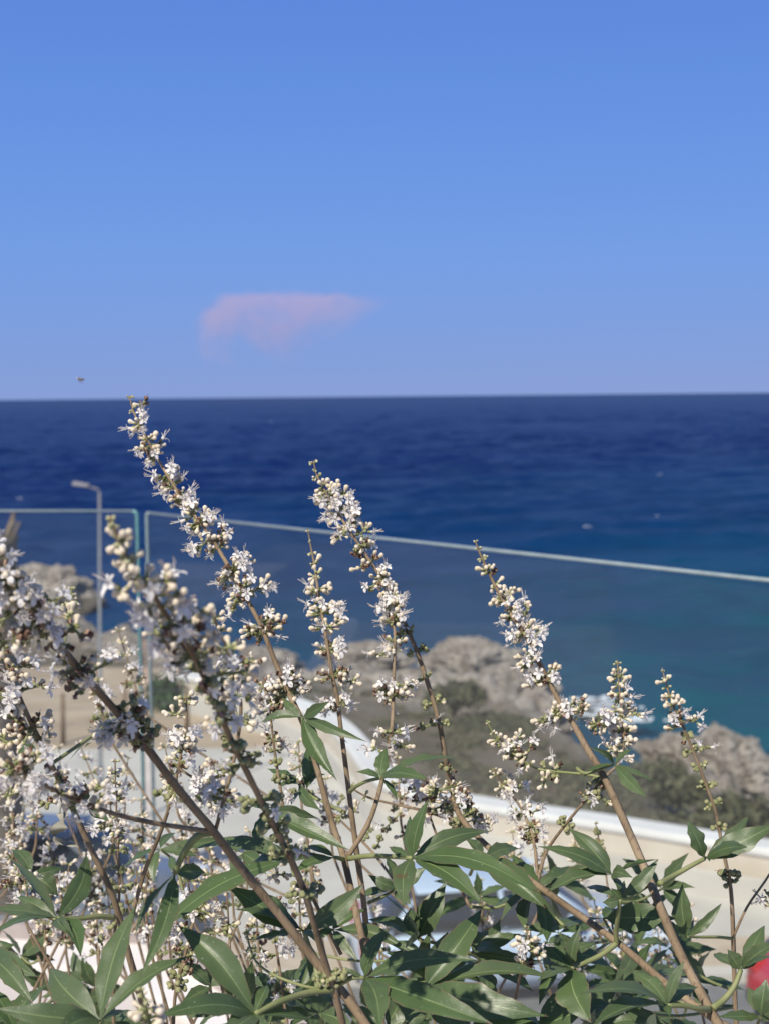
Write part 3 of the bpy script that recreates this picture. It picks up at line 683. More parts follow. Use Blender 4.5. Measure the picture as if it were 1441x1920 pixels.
# --- S13
spike([(-10,1180,.80),(15,1250,.80),(36,1305,.81),(62,1362,.82),(92,1424,.83),(130,1502,.85),(170,1590,.86),(212,1680,.87),(242,1790,.88),(262,1860,.89),(280,1930,.90)],
 [(10,1225,80,'m'),(25,1265,80,'x'),(40,1250,64,'m'),(15,1310,70,'x'),(60,1290,60,'x'),(30,1350,60,'m'),(62,1365,84,'m'),(45,1380,80,'x'),(90,1378,60,'b'),(10,1390,60,'f'),(20,1490,40,'f'),(120,1450,70,'m'),(95,1505,50,'x')], (.9, 2.4))
# --- S14
spike([(216,1422,.92),(217,1470,.92),(219,1530,.92),(222,1600,.92),(224,1680,.92),(216,1745,.92),(212,1800,.93),(214,1930,.94)],
 [(217,1428,20,'t'),(222,1450,24,'b'),(212,1455,16,'t'),(226,1468,28,'f'),(215,1485,24,'t'),(208,1495,30,'f'),(222,1500,30,'x'),(218,1530,36,'t'),(200,1550,34,'f'),(235,1550,38,'f'),(218,1560,30,'h'),(205,1580,24,'b'),(222,1594,48,'g'),(220,1630,50,'g'),(222,1662,54,'g'),(222,1703,50,'g'),(202,1735,36,'g'),(190,1765,24,'g')], (.4, 1.3))
# --- S20, S21, S24, S23
spike([(348,1302,.86),(350,1345,.86),(343,1395,.86),(334,1445,.86),(322,1500,.87),(300,1565,.88),(270,1640,.9),(240,1750,.9)],
 [(350,1308,34,'b'),(340,1318,30,'b'),(330,1340,40,'b'),(330,1375,56,'f'),(355,1382,44,'f'),(325,1400,56,'m'),(342,1405,44,'x'),(330,1425,52,'x'),(345,1440,40,'h'),(318,1480,50,'m'),(305,1490,40,'h')], (.5, 1.5), root=False)
spike([(415,1440,.86),(375,1462,.86),(330,1436,.86)],[(400,1475,60,'f'),(392,1500,50,'f'),(372,1485,44,'f'),(415,1455,50,'x'),(380,1462,36,'b')],(.7,.9),root=False)
spike([(398,1150,.76),(425,1215,.77),(447,1290,.78),(452,1340,.78),(438,1430,.785),(405,1556,.79)],
 [(400,1160,36,'b'),(412,1180,40,'b'),(440,1215,50,'b'),(445,1255,60,'f'),(470,1240,40,'x'),(440,1285,56,'f'),(470,1350,60,'f'),(430,1320,44,'x'),(425,1500,56,'f'),(440,1490,40,'x')], (.6, 1.2), root=False)
spike([(492,1275,1.0),(505,1320,1.0),(512,1380,1.0),(520,1440,1.0),(530,1500,1.0),(545,1600,1.0),(590,1690,.98),(640,1790,.97)],
 [(490,1290,54,'m'),(500,1315,66,'m'),(520,1330,50,'x'),(508,1388,48,'m'),(528,1405,34,'x'),(520,1430,36,'h'),(530,1460,40,'g'),(520,1495,36,'x'),(545,1520,30,'g')], (.6, 1.4), root=False)
spike([(135,1100,.74),(134,1130,.74),(132,1160,.74),(120,1210,.70)],[(135,1104,18,'t'),(135,1118,34,'t'),(133,1136,40,'t'),(135,1155,40,'b')],(.4,.7),root=False,mat=TWIG)
# --- S15 curved green tip at the bottom
spike([(462,1742,.86),(468,1772,.86),(480,1802,.855),(510,1826,.85),(560,1846,.84),(616,1858,.82)],
 [(462,1748,24,'t'),(466,1762,28,'t'),(472,1778,28,'t'),(458,1782,16,'t'),(474,1796,28,'t'),(488,1808,24,'t'),(512,1828,26,'t')], (.5, 1.0), root=False, mat=TWIG)
spike([(264,1852,.62),(272,1880,.63),(282,1930,.64)],[(262,1856,20,'t'),(268,1872,40,'t'),(275,1892,50,'b'),(285,1915,60,'b')],(.5,.9),root=True,mat=TWIG)
spike([(986,1732,.9),(989,1762,.9),(984,1792,.9),(975,1825,.91),(960,1900,.92)],
 [(987,1736,14,'t'),(988,1750,22,'t'),(974,1768,44,'f'),(1000,1765,34,'b'),(990,1782,40,'h'),(1008,1788,36,'f'),(962,1820,36,'f'),(988,1818,36,'f'),(985,1808,30,'x')], (.4, 1.0))
spike([(938,1905,.93),(925,1920,.93),(915,1950,.93)],[(940,1902,36,'b'),(925,1908,40,'h')],(.5,1),root=True,mat=TWIG)
# --- mid cluster behind S2 and others
spike([(790,1470,1.08),(805,1530,1.08),(840,1620,1.08),(880,1700,1.07)],[(785,1480,60,'x'),(800,1500,60,'m'),(815,1485,50,'f'),(860,1500,50,'f'),(880,1540,60,'x'),(905,1545,50,'f'),(820,1515,60,'x'),(800,1475,40,'b')],(.6,1.4),root=False)
spike([(655,1475,1.12),(690,1495,1.12),(740,1508,1.11),(800,1522,1.1),(880,1550,1.08)],[(660,1472,30,'t'),(685,1490,30,'t'),(640,1500,30,'g'),(640,1530,40,'h'),(665,1520,30,'m')],(.7,1.3),root=False)
spike([(600,1500,1.2),(640,1540,1.2),(700,1600,1.18),(760,1680,1.15)],[(690,1560,40,'g'),(710,1580,40,'g'),(730,1545,40,'h'),(760,1560,50,'m'),(745,1530,30,'x'),(775,1600,40,'g')],(.6,1.4),root=False)
# --- S27/28 lower left-middle
spike([(400,1640,.9),(372,1690,.9),(360,1740,.9),(345,1800,.9),(330,1860,.9),(325,1930,.9)],
 [(395,1660,44,'t'),(372,1690,56,'x'),(350,1715,50,'h'),(345,1745,60,'m'),(385,1710,44,'f'),(340,1775,50,'x'),(348,1790,50,'k'),(330,1830,50,'g'),(320,1850,48,'g'),(335,1812,44,'h')], (.5,1.3))
spike([(425,1660,.95),(428,1710,.95),(432,1780,.95),(445,1930,.95)],[(422,1665,30,'t'),(410,1720,30,'b'),(425,1735,36,'g'),(430,1755,30,'g'),(445,1735,24,'b'),(430,1790,30,'b'),(395,1745,30,'b')],(.4,1.0))
spike([(520,1680,.97),(515,1740,.97),(525,1820,.97),(540,1930,.97)],[(525,1640,34,'f'),(510,1690,40,'x'),(530,1700,40,'f'),(505,1760,44,'m'),(520,1790,44,'f'),(540,1740,40,'x'),(530,1850,40,'h'),(510,1640,24,'b')],(.5,1.2))
spike([(40,1620,.95),(48,1660,.95),(60,1700,.95),(110,1730,.96)],[(40,1640,40,'f'),(60,1655,36,'f'),(22,1660,36,'x'),(50,1690,40,'x'),(35,1720,30,'b')],(.5,1),root=False)
# --- S30 fruit heads at the right
spike([(1365,1632,1.0),(1370,1680,1.0),(1373,1760,1.0),(1376,1850,1.0),(1380,1930,1.0)],[(1368,1642,50,'g'),(1360,1635,36,'h'),(1378,1655,36,'g')],(1.0,1.8))
spike([(1441,1550,1.02),(1450,1620,1.01),(1400,1700,1.0),(1374,1757,1.0)],[(1440,1680,24,'k'),(1445,1700,30,'m')],(.6,1),root=False)
spike([(1115,1542,1.2),(1122,1575,1.2),(1135,1640,1.2),(1150,1760,1.15)],[(1112,1545,10,'t'),(1118,1560,20,'g'),(1124,1578,24,'g'),(1130,1590,24,'g')],(.4,1.0),root=False)
# --- soft, farther spikes seen between the stems
def bgspike(px, py, L, d, lean=0, types='bbffxxmmhg'):
    n = int(L/24); pp = [(px+lean*i/n*L/100, py+i*L/n, d) for i in range(n+1)] + [(px+lean*(1.4)*L/100, py+L*1.12, d)]
    nd = [(pp[i][0]+rnd.uniform(-8, 8), pp[i][1], (14 + 34*min(1, i/3))*rnd.uniform(.8, 1.15), types[min(len(types)-1, int(i*len(types)/n))]) for i in range(n)]
    spike(pp, nd, (.5, 1.3), bg=True)
for a in [(222,1180,150,1.45,30),(150,1395,130,1.5,40),(110,1400,120,1.6,10),(48,1510,150,1.5,-20),(90,1560,140,1.4,20),(165,1560,150,1.45,5),(285,1560,140,1.3,-10),(345,1600,130,1.3,15),
          (195,1600,150,1.5,10),(1195,1690,130,1.4,-15),(1112,1685,150,1.4,20),(1165,1740,120,1.35,5),(1230,1720,120,1.4,10),(1075,1560,110,1.5,10),(1090,1740,120,1.35,-10),(610,1460,140,1.3,10),(575,1560,120,1.3,10),
          (700,1680,130,1.35,10),(960,1560,120,1.4,8),(1020,1580,120,1.4,-8),(900,1650,120,1.4,5),(745,1420,120,1.3,5),(560,1390,120,1.25,5),(250,1580,140,1.35,12),(20,1560,120,1.3,10),(310,1400,130,1.3,20),(1290,1700,110,1.4,5),(30,1600,130,1.15,15),(130,1620,120,1.2,-8),(270,1660,110,1.15,8),(180,1690,120,1.2,6),(85,1680,100,1.25,0),(310,1690,120,1.2,10),(430,1600,120,1.2,8),(470,1560,120,1.25,-6),(480,1690,120,1.15,6),(560,1660,110,1.2,5),(390,1560,110,1.3,10),(20,1480,110,1.35,8),(75,1460,120,1.4,-6),(205,1480,120,1.35,8),(265,1500,110,1.4,5),(120,1690,100,1.3,5),(345,1500,120,1.4,8),(240,1420,110,1.45,-6),(400,1700,100,1.25,6),(180,1250,120,1.4,15)]:
    bgspike(*a)

# ---------------------------------------------------------------- build spikes
flowers.sort(key=lambda f: (f[2]['bg'], f[0]))
chosen, rest = flowers[:290], flowers[290:]
for sd in spikes:
    sd['obj'] = sd['mb'].build('flowering_branch', PM, shrub, True)
for dep, Mx, sd, ci in rest:
    flower_geo(sd['cl'][ci][0], Mx, rnd)
nb = 0
for sd in spikes:
    joined = MB() if sd['bg'] else None
    for cm, items, ty in sd['cl']:
        for kd, p, d, sz in items:
            if kd == 'B':
                if nb < 280:
                    o = link('bud', BUDM[rnd.randrange(3)], sd['obj']); o.matrix_local = Matrix.Translation(p) @ frame(d) @ Matrix.Scale(sz*.95, 4); nb += 1
                    continue
                kd = 'b'
            item(cm, kd, p, d, sz, rnd)
        if joined: joined.add(cm.v, cm.f, cm.m)
        else: cm.build('flower_cluster', PM, sd['obj'], True)
    if joined: joined.build('flower_cluster', PM, sd['obj'], True)
for dep, Mx, sd, ci in chosen:
    o = link('flower', FLOW[rnd.randrange(len(FLOW))], sd['obj']); o.matrix_local = Mx
# objects are in world coordinates: cancel the empty's offset once, on the branches
for sd in spikes: sd['obj'].location = -SHRUB_BASE

# ---------------------------------------------------------------- leaves
UPN = V((-.12, -.55, .83)).normalized()
def leaflet(C_, T_, wm, parent, r, sag=None, twist=None, curl=None, name='leaflet'):
    """a lance-shaped leaflet from C_ to T_, wm = full width in metres"""
    ax = T_ - C_; L = ax.length; t0 = ax.normalized()
    N = UPN + rv(r)*.28; N = N - t0*N.dot(t0)
    if N.length < .15: N = t0.orthogonal()
    N.normalize(); tw = twist if twist is not None else r.uniform(-.5, .5)
    N = Matrix.Rotation(tw, 3, t0) @ N; B = t0.cross(N)
    sag = (r.uniform(.02, .13) if sag is None else sag) * L
    bow = r.uniform(-.07, .07) * L
    n = 16; k = 6; vs = []; uv = []; fs = []
    fold = r.uniform(.12, .42); curl = r.uniform(-.25, .5) if curl is None else curl
    ph = r.uniform(0, 6); wf = r.uniform(8, 13); wa = r.uniform(.02, .075); tipw = r.uniform(1.0, 1.4); pk = r.uniform(.75, 1.0)
    for i in range(n+1):
        t = i/n; c = C_ + ax*t + N*(math.sin(math.pi*t)*sag - sag*.35*t*t) + B*math.sin(math.pi*t)*bow
        s = 0 if t < .0 else t
        wd = math.sin(math.pi*min(1, s**pk))**tipw if t > 0 else 0
        wd = max(wd, .05 if t < .12 else .0) * (min(1, t/.10)**1.2 if t < .1 else 1); wd = max(wd, .035 if t < .97 else .008)
        wd *= 1 + .045*math.sin(t*23 + ph) 
        for j in range(k+1):
            v = j/k*2-1; hw = wm*.5*wd*(1 + (.16*noise.noise(V((t*9+ph*7, (3 if v > 0 else -3), ph))) + .07*noise.noise(V((t*31+ph*3, (5 if v > 0 else -5), ph))))*abs(v)**3)
            h = abs(v)*fold*hw - curl*hw*v*v*.6 + math.sin(t*wf*2.2+ph+(1.5 if v > 0 else 0))*wa*wm*abs(v)**1.5*(wd)
            vs.append(c + B*(v*hw) + N*h); uv.append((t, (v+1)/2))
    for i in range(n):
        for j in range(k):
            a = i*(k+1)+j; fs.append((a, a+k+1, a+k+2, a+1))
    # orientation: normals must point along N
    q = fs[len(fs)//2]; nn = (vs[q[1]]-vs[q[0]]).cross(vs[q[3]]-vs[q[0]])
    if nn.dot(N) < 0: fs = [f[::-1] for f in fs]
    return link(name, mesh(name, vs, fs, M['leaf'], smooth=True, uvs=uv), parent)
allax = [p for path in AX for p in path]
def leaf(cx, cy, d, tips, pet=None, seed=None, pr=1.0):
    """tips: (px,py,width px[,depth change, twist, sag])"""
    r = random.Random(seed if seed is not None else int(cx*7+cy)); C_ = P(cx, cy, d)
    if pet: pp = [C_] + [P(a, b, c) for a, b, c in pet]
    else:
        cand = [q for q in allax if q.z < C_.z + .005]
        q = min(cand or allax, key=lambda q: (q-C_).length); 
        if (q-C_).length > .14: q = C_ + V((r.uniform(-.02, .02), .03, -.07))
        pp = [C_, C_.lerp(q, .5) + V((0, 0, -.006)), q]
    mb = MB(); path = smoothpath(pp, 4); nn = len(path)
    mb.tube(path, [.0009*pr + .0005*pr*i/nn for i in range(nn)], 6, 0)
    lf = mb.build('leaf', [M['twig']], shrub, True, loc=-SHRUB_BASE)
    for t in tips:
        px, py, wpx = t[:3]; dd = t[3] if len(t) > 3 and t[3] is not None else r.uniform(-.035, .02)
        tw = t[4] if len(t) > 4 else None; sg = t[5] if len(t) > 5 else None
        leaflet(C_, P(px, py, d+dd), wpx/FPX*d*1.0, lf, r, sg, tw)
    return lf
leaf(567,1345,.97,[(487,1354,20),(530,1307,18),(618,1314,22),(686,1390,20),(632,1463,34,-.03,.2),(655,1394,22,.02)])
leaf(1150,1433,.97,[(1083,1466,20),(1103,1400,14),(1184,1404,18),(1212,1496,26,-.03),(1231,1465,16,-.01)], pet=[(1100,1450,.975),(1080,1440,.985)])
leaf(772,1609,.90,[(802,1497,32,.0,.1),(766,1528,28,.03,-.4),(922,1557,38,.02,.3),(1008,1668,46,-.05,.1),(904,1694,44,-.05,.1),(757,1698,42,-.04,0),(728,1587,16,.02)], pet=[(735,1606,.915),(690,1605,.93),(652,1610,.95)],pr=1.5)
leaf(683,1834,.82,[(728,1738,36,.0),(893,1796,42,-.03,.1),(922,1918,54,-.06,0),(712,1932,50,-.05,0),(640,1812,10,0)], pet=[(660,1833,.82),(630,1850,.825)],pr=1.4)
leaf(478,1901,.78,[(333,1733,60,.02,.15),(501,1844,28,.02),(295,1903,48,-.05,.0),(385,1960,46,-.05),(592,1912,34,.03),(520,1950,24,-.03)], pet=[(520,1880,.79),(575,1862,.81),(625,1855,.82)],pr=1.7)
leaf(188,1913,.76,[(258,1690,58,.05,-.1),(92,1811,58,.04,.1),(-10,1888,50,-.02,0),(363,1786,48,.03,0),(236,1893,22,.03),(90,1945,46,-.05),(300,1990,40,-.04)], pet=[(190,1940,.77),(210,1990,.79)],pr=1.5)
leaf(328,1638,.80,[(250,1757,34,-.03,.5),(262,1832,36,-.05,-.4),(387,1636,32,.02,.8),(320,1603,16,.02),(316,1690,24,.04)], pet=[(345,1600,.795),(370,1568,.79),(400,1560,.79)],pr=1.8)
leaf(108,1722,.84,[(165,1597,44,.03,.7),(18,1605,40,.05,.8),(-20,1702,44,-.01,.4),(152,1790,36,-.04,-.2),(140,1757,26,-.03),(-25,1752,36,-.04,.0),(30,1680,26,.02)], pet=[(150,1722,.85),(185,1718,.86),(214,1721,.87)],pr=1.5)
leaf(545,1612,.88,[(288,1752,56,-.04,.0),(358,1588,34,.03,.1),(450,1640,28,.03),(470,1562,24,.02)], pet=[(548,1625,.85),(552,1640,.80)])
leaf(570,1745,.88,[(423,1656,52,.0,.2),(440,1703,34,-.02,.1),(474,1762,30,-.02),(684,1654,40,.0,.3),(648,1700,24,.02),(592,1765,14,-.02)], pet=[(580,1775,.88),(592,1800,.88),(596,1860,.87)],pr=1.6)
leaf(498,1520,.93,[(656,1593,36,-.03,.0),(600,1535,24,.02),(440,1500,20,.02),(470,1590,26,-.02,.3)], pet=[(510,1540,.935),(530,1560,.94)])
leaf(628,1608,.935,[(545,1640,26,-.02,.1),(560,1590,26,.02,.2),(480,1640,30,.03,.3)], pet=[(636,1609,.94),(645,1612,.95)],pr=1.4)
leaf(714,1459,.93,[(863,1417,34,.0,-.3),(800,1458,30,-.04,.2),(667,1446,18,.0),(725,1400,28,.02,.3),(745,1500,14,-.02)], pet=[(690,1464,.935),(668,1474,.95),(655,1485,.97)],pr=1.2)
leaf(1146,1640,.92,[(1008,1584,34,.0,.1),(1065,1551,38,.02,.2),(1024,1672,38,-.02,.0),(1232,1610,26,-.01),(1182,1644,26,-.03,.3),(1160,1668,20,-.02)], pet=[(1157,1660,.92),(1170,1685,.93),(1215,1660,.94)])
leaf(1162,1686,.915,[(1233,1610,26,.0,.2),(1128,1692,22,.0),(1170,1650,16,.02,.3),(1145,1665,20,0),(1095,1660,24,.03)], pet=[(1158,1715,.92),(1154,1745,.93),(1155,1768,.935)],pr=1.3)
leaf(1320,1610,.97,[(1288,1537,36,.0,.3),(1404,1527,30,.03,.2),(1448,1546,46,.0,.0),(1400,1588,32,-.04,.0),(1330,1614,16,-.02)], pet=[(1295,1623,.965),(1265,1640,.96),(1235,1657,.945)],pr=1.5)
leaf(1287,1756,.97,[(1278,1656,38,.0,.1),(1352,1694,20,.0,.3),(1238,1722,18,.02),(1250,1745,22,-.02)], pet=[(1310,1757,.98),(1345,1757,.99),(1372,1760,1.0)])
leaf(1130,1722,.98,[(1003,1754,44,-.03,.4),(1265,1722,56,-.03,.4),(1150,1700,26,.02)], pet=[(1140,1740,.975),(1152,1765,.94)])
leaf(1250,1885,.85,[(1090,1858,34,-.04,.0),(1180,1819,36,.02,.2),(1105,1925,44,-.05,.1),(1282,1802,22,.0,.4),(1255,1905,16,-.02),(1310,1850,26,.03)], pet=[(1285,1886,.86),(1310,1892,.87),(1328,1893,.885)],pr=1.7)
leaf(1070,1815,.92,[(1018,1763,38,.02,.3),(1005,1838,36,-.03,.2),(1088,1735,24,.0,.5),(1105,1915,66,-.04,.2),(1015,1795,26,.03)], pet=[(1100,1803,.925),(1130,1788,.93),(1155,1768,.935)],pr=1.5)
leaf(1388,1818,.90,[(1363,1780,30,.0,.2),(1432,1733,32,.02,.1),(1455,1765,32,-.02,.1),(1450,1790,26,-.03),(1335,1785,22,.03)], pet=[(1375,1850,.895),(1355,1875,.89),(1335,1890,.885)],pr=1.7)
leaf(1425,1905,.86,[(1345,1905,26,-.02),(1435,1835,40,.0,.2),(1500,1880,40,-.03),(1400,1850,26,.02),(1470,1945,36,-.04)], pet=[(1415,1930,.87),(1395,1960,.88)])
leaf(905,1612,.95,[(1022,1702,50,-.03,.1),(975,1590,30,.03,.1),(870,1570,24,.0),(985,1660,30,.0)], pet=[(890,1620,1.0),(880,1640,1.04)])
leaf(1008,1668,.97,[(985,1748,44,-.03,.5),(935,1725,36,-.02,.5),(1025,1770,34,-.03,-.4),(1085,1625,40,.04,.3),(960,1600,40,.03,.2),(1042,1640,20,.01)], pet=[(1020,1700,.97),(1060,1740,.96)])
leaf(783,1761,1.03,[(716,1672,50,-.03,.9),(746,1800,40,-.05,.8),(835,1652,50,.0,.5),(690,1722,40,.0,.5),(805,1690,30,.03,.4),(770,1700,40,.02,.7)], pet=[(830,1772,1.03),(870,1785,1.04),(897,1790,1.05)],pr=1.3)
leaf(624,1744,.95,[(776,1788,26,-.03,.0),(690,1702,20,.01,.2),(672,1803,20,-.02,.1),(640,1712,16,.02),(585,1755,18,.0)], pet=[(612,1740,.955),(600,1730,.96)])
leaf(745,1665,1.0,[(722,1600,24,.02),(800,1625,30,.0,.3),(770,1695,26,-.02,.3),(690,1640,24,.0),(650,1690,26,.0,.2)], pet=[(720,1680,1.0),(690,1693,.99)])
leaf(884,1786,.97,[(975,1750,32,.0,.1),(950,1790,26,-.03,.4),(915,1745,30,.02,.3),(1010,1800,30,-.02,.3)], pet=[(895,1795,1.0),(898,1810,1.05)])
leaf(795,1852,.88,[(902,1702,54,.03,.2),(882,1760,48,.05,.0),(840,1745,30,.05,.3),(1024,1903,62,-.04,.1),(1052,1832,36,.02,.1),(860,1955,46,-.04),(760,1920,60,-.03,-.1)], pet=[(780,1880,.89),(750,1940,.91)],pr=1.4)
leaf(725,1925,.92,[(640,1880,34,.02,.2),(760,1860,44,.02,.2),(800,1905,40,.0,.2),(650,1960,36,-.02)], pet=[(720,1960,.93)])
leaf(600,1900,.90,[(545,1850,34,.02,.5),(540,1930,30,-.02,.3),(625,1855,30,.03,.6),(665,1935,34,-.02,.2)], pet=[(605,1940,.91)])
leaf(285,1985,.86,[(130,1935,44,-.03,.0),(370,1925,44,.0,.1),(250,1900,40,.03,.2)], pet=[(290,2040,.9)])
leaf(-30,1790,.88,[(72,1832,44,-.03,.1),(30,1770,36,.0),(60,1880,40,-.04)], pet=[(-50,1850,.9)])
leaf(30,1930,.90,[(110,1880,34,.0,.3),(-10,1850,36,.02,.2),(80,1935,34,-.02)], pet=[(35,1980,.9)])
leaf(880,1930,.86,[(1000,1912,40,-.02,.1),(960,1870,34,.02,.3),(845,1890,34,.0,.4)], pet=[(880,1970,.87)])
leaf(1010,1925,.94,[(1100,1890,40,-.02,.2),(1050,1850,36,.02,.4),(960,1890,40,.0,.3),(930,1935,36,-.02)], pet=[(1010,1970,.95)])
leaf(560,1470,1.02,[(602,1520,24,-.02,.5),(520,1478,34,.0,.5),(500,1440,24,.02,.4)], pet=[(580,1490,1.02),(596,1500,1.01)])
leaf(575,1480,1.05,[(575,1400,32,.02,.7),(545,1510,30,-.02,.4),(610,1450,26,.0)], pet=[(600,1500,1.04),(640,1520,1.0)])
leaf(195,1360,.9,[(130,1425,16,-.02,.4),(160,1400,12,-.02)], pet=[(180,1375,.88),(100,1430,.84)])
leaf(45,1395,.8,[(38,1445,14,-.02,.2),(68,1405,10,-.02)], pet=[(50,1385,.81),(62,1365,.82)])
leaf(160,1505,.86,[(158,1462,22,.0,.2),(205,1540,24,-.02,.3)], pet=[(150,1500,.86),(125,1478,.85)])
leaf(300,1592,1.02,[(228,1628,26,.0,.2),(288,1655,22,-.02,.3),(372,1604,24,.0,.2),(430,1568,24,.02,.1),(330,1560,18,.03)], pet=[(330,1620,1.03),(345,1680,1.03)])
leaf(455,1600,1.05,[(400,1575,22,.02,.3),(520,1575,30,.0,.1),(500,1640,30,-.02,.2),(430,1660,26,-.02,.4),(550,1600,24,.02,.2)], pet=[(470,1640,1.05),(500,1700,1.04)])
leaf(395,1850,.98,[(330,1800,30,.0,.3),(450,1800,30,.02,.3),(340,1880,26,-.02),(400,1780,24,.03,.4)], pet=[(400,1890,.99)])
leaf(60,1640,.98,[(-10,1660,34,.0,.5),(20,1590,30,.02,.4),(110,1680,36,.0,.6),(120,1625,24,.02,.3),(50,1720,34,-.02,.4)], pet=[(80,1690,.97),(105,1725,.95)])
# withered curled leaf hanging at the left
M['dry'] = simple('dry_leaf', (.22,.21,.16), (.34,.33,.26), 60, .8, .4, .0006)
r_ = random.Random(5); mb = MB(); vs = []; fs = []
for i in range(22):
    t = i/21; ang = t*7.5; c = P(112 + 10*math.sin(ang) + 26*max(0, t-.82)/.18, 1525 + 66*t - 8*max(0, t-.8), .83 + .006*math.cos(ang))
    nv = V((math.cos(ang), math.sin(ang), .25)).normalized()
    for j in (-1, -.3, .3, 1): vs.append(c + nv*j*.0045*math.sin(math.pi*min(1, t*.93+.07))**.5 + V((0, .001*abs(j), 0)))
for i in range(21):
    for j in range(3): fs.append((i*4+j, i*4+j+1, i*4+j+5, i*4+j+4))
mb.add(vs, fs); mb.tube([P(112,1525,.83), P(115,1500,.84), P(125,1480,.85)], .0006, 5)
tag(mb.build('withered_leaf', M['dry'], shrub, True, loc=-SHRUB_BASE), 'withered curled grey leaf')

# filler foliage deeper in the shrub
rf = random.Random(21)
zones = [(660,1441,1780,2000,30),(0,230,1790,2000,12),(880,1260,1640,1800,10),(430,700,1850,2000,8),(640,1441,1960,2300,22),(-60,640,1990,2300,16)]
count = 0
for x0, x1, y0, y1, n in zones:
    for k in range(n):
        cx, cy, d = rf.uniform(x0, x1), rf.uniform(y0, y1), rf.uniform(1.0, 1.4)
        
        if cx > 1330 and cy < 1960: continue
        a0 = rf.uniform(0, 6.28); m_ = rf.choice([4, 5, 5, 6]); tips = []
        for q in range(m_):
            a = a0 + q*2*math.pi/m_*.85 + rf.uniform(-.2, .2); L = rf.uniform(70, 135)/d
            tips.append((cx+math.cos(a)*L, cy+math.sin(a)*L*.75, L*.3, rf.uniform(-.04, .03), rf.uniform(-.5, .7)))
        leaf(cx, cy, d, tips, seed=1000+count); count += 1

# planting bed the shrub grows from
M['soil'] = simple('soil', (.10,.07,.045), (.17,.12,.08), 9, .95, .6, .01)
mb = MB(); n = 24
ring = [(math.cos(2*math.pi*i/n)*.55, math.sin(2*math.pi*i/n)*.42) for i in range(n)]
vs = [V((0, 0, .05))] + [V((a*.6, b*.6, .04 + .01*math.sin(i*3))) for i, (a, b) in enumerate(ring)] + [V((a, b, .0)) for a, b in ring]
fs = [(0, 1+i, 1+(i+1) % n) for i in range(n)] + [(1+i, 1+n+i, 1+n+(i+1) % n, 1+(i+1) % n) for i in range(n)]
mb.add(vs, fs); tag(mb.build('soil_bed', M['soil'], None, True, loc=SHRUB_BASE + V((0, 0, .0))), kind='structure')

# ================================================================== SMALL THINGS
# ---- hovering insect
it = empty('flying_insect', P(151, 712, 1.5)); tag(it, 'tiny flying insect hovering above the horizon near the tallest flower spike', 'insect')
M['insect'] = simple('insect_body', (.10,.07,.04), (.22,.15,.08), 900, .5, 0)
wm = Mat('insect_wing', (.45,.42,.38), .3); wm.b.inputs['Alpha'].default_value = .6
mb = MB(); mb.tube([V((-.0030,0,0)),V((-.0020,0,.0004)),V((-.0008,0,.0002)),V((.0008,0,.0002)),V((.0016,0,.0004)),V((.0032,0,.0002)),V((.0040,0,-.0006))],[.0004,.0010,.0006,.0013,.0010,.0012,.0003],8)
mb.build('body', M['insect'], it, True)
for s_ in (-1, 1):
    mb = MB(); vs = [V((0, s_*.0008, .0012)), V((-.0012, s_*.002, .0024)), V((-.0032, s_*.0036, .0030)), V((-.0040, s_*.0034, .0026)), V((-.0026, s_*.0014, .0016))]
    mb.add(vs + [v - V((0, 0, .00008)) for v in vs], [(0,1,2,3,4), (9,8,7,6,5)] + [(i, (i+1) % 5, 5+(i+1) % 5, 5+i) for i in range(5)]); mb.build('wing', wm.m, it)
for k in range(3):
    mb = MB(); 
    for s_ in (-1, 1): mb.tube([V((-.0005+k*.0006, s_*.0006, -.0008)), V((-.001+k*.0012, s_*.002, -.0014)), V((-.0008+k*.0016, s_*.0022, -.0034))], .00012, 3)
    mb.build('leg_pair', M['insect'], it)
it.rotation_euler = (0, 0, .35)

# ---- street lamp
b = G(192, 1562, ROAD); b.z = ROAD; top = G(188, 918, 12 - 1.6)
dl = (b - CAM).dot(F_); tp = P(187, 922, dl); armend = P(158, 911, dl)
lamp = empty('street_lamp', b); tag(lamp, 'slim grey street lamp with a short arm bent to the left behind the glass', 'street lamp')
M['galv'] = simple('galvanised', (.17,.17,.185), (.24,.24,.25), 12, .6, .1)
H = tp.z - ROAD
mb = MB(); mb.tube([V((0,0,0)), V((0,0,1.2)), V((0,0,1.25)), V((tp.x-b.x, tp.y-b.y, H))], [.06,.05,.036,.022], 12); mb.build('pole', M['galv'], lamp, True)
mb = MB(); mb.tube([V((tp.x-b.x, tp.y-b.y, H-.03)), V((tp.x-b.x-.03, tp.y-b.y, H+.05)), V((armend.x-b.x, armend.y-b.y, H+.10))], [.018,.018,.017], 8); mb.build('arm', M['galv'], lamp, True)
hx = armend.x-b.x; hy = armend.y-b.y; mb = MB()
mb.add([V((hx+.10, hy-.07, H+.08)), V((hx-.20, hy-.10, H+.12)), V((hx-.20, hy+.10, H+.12)), V((hx+.10, hy+.07, H+.08)), V((hx+.10, hy-.05, H+.14)), V((hx-.18, hy-.07, H+.19)), V((hx-.18, hy+.07, H+.19)), V((hx+.10, hy+.05, H+.14))],
       [(0,3,2,1),(4,5,6,7),(0,1,5,4),(1,2,6,5),(2,3,7,6),(3,0,4,7)]); mb.build('lamp_head', M['galv'], lamp, bevel=.015)
mb = MB(); mb.tube([V((0,0,0)), V((0,0,.03))], .16, 10); mb.build('base_plate', M['galv'], lamp)

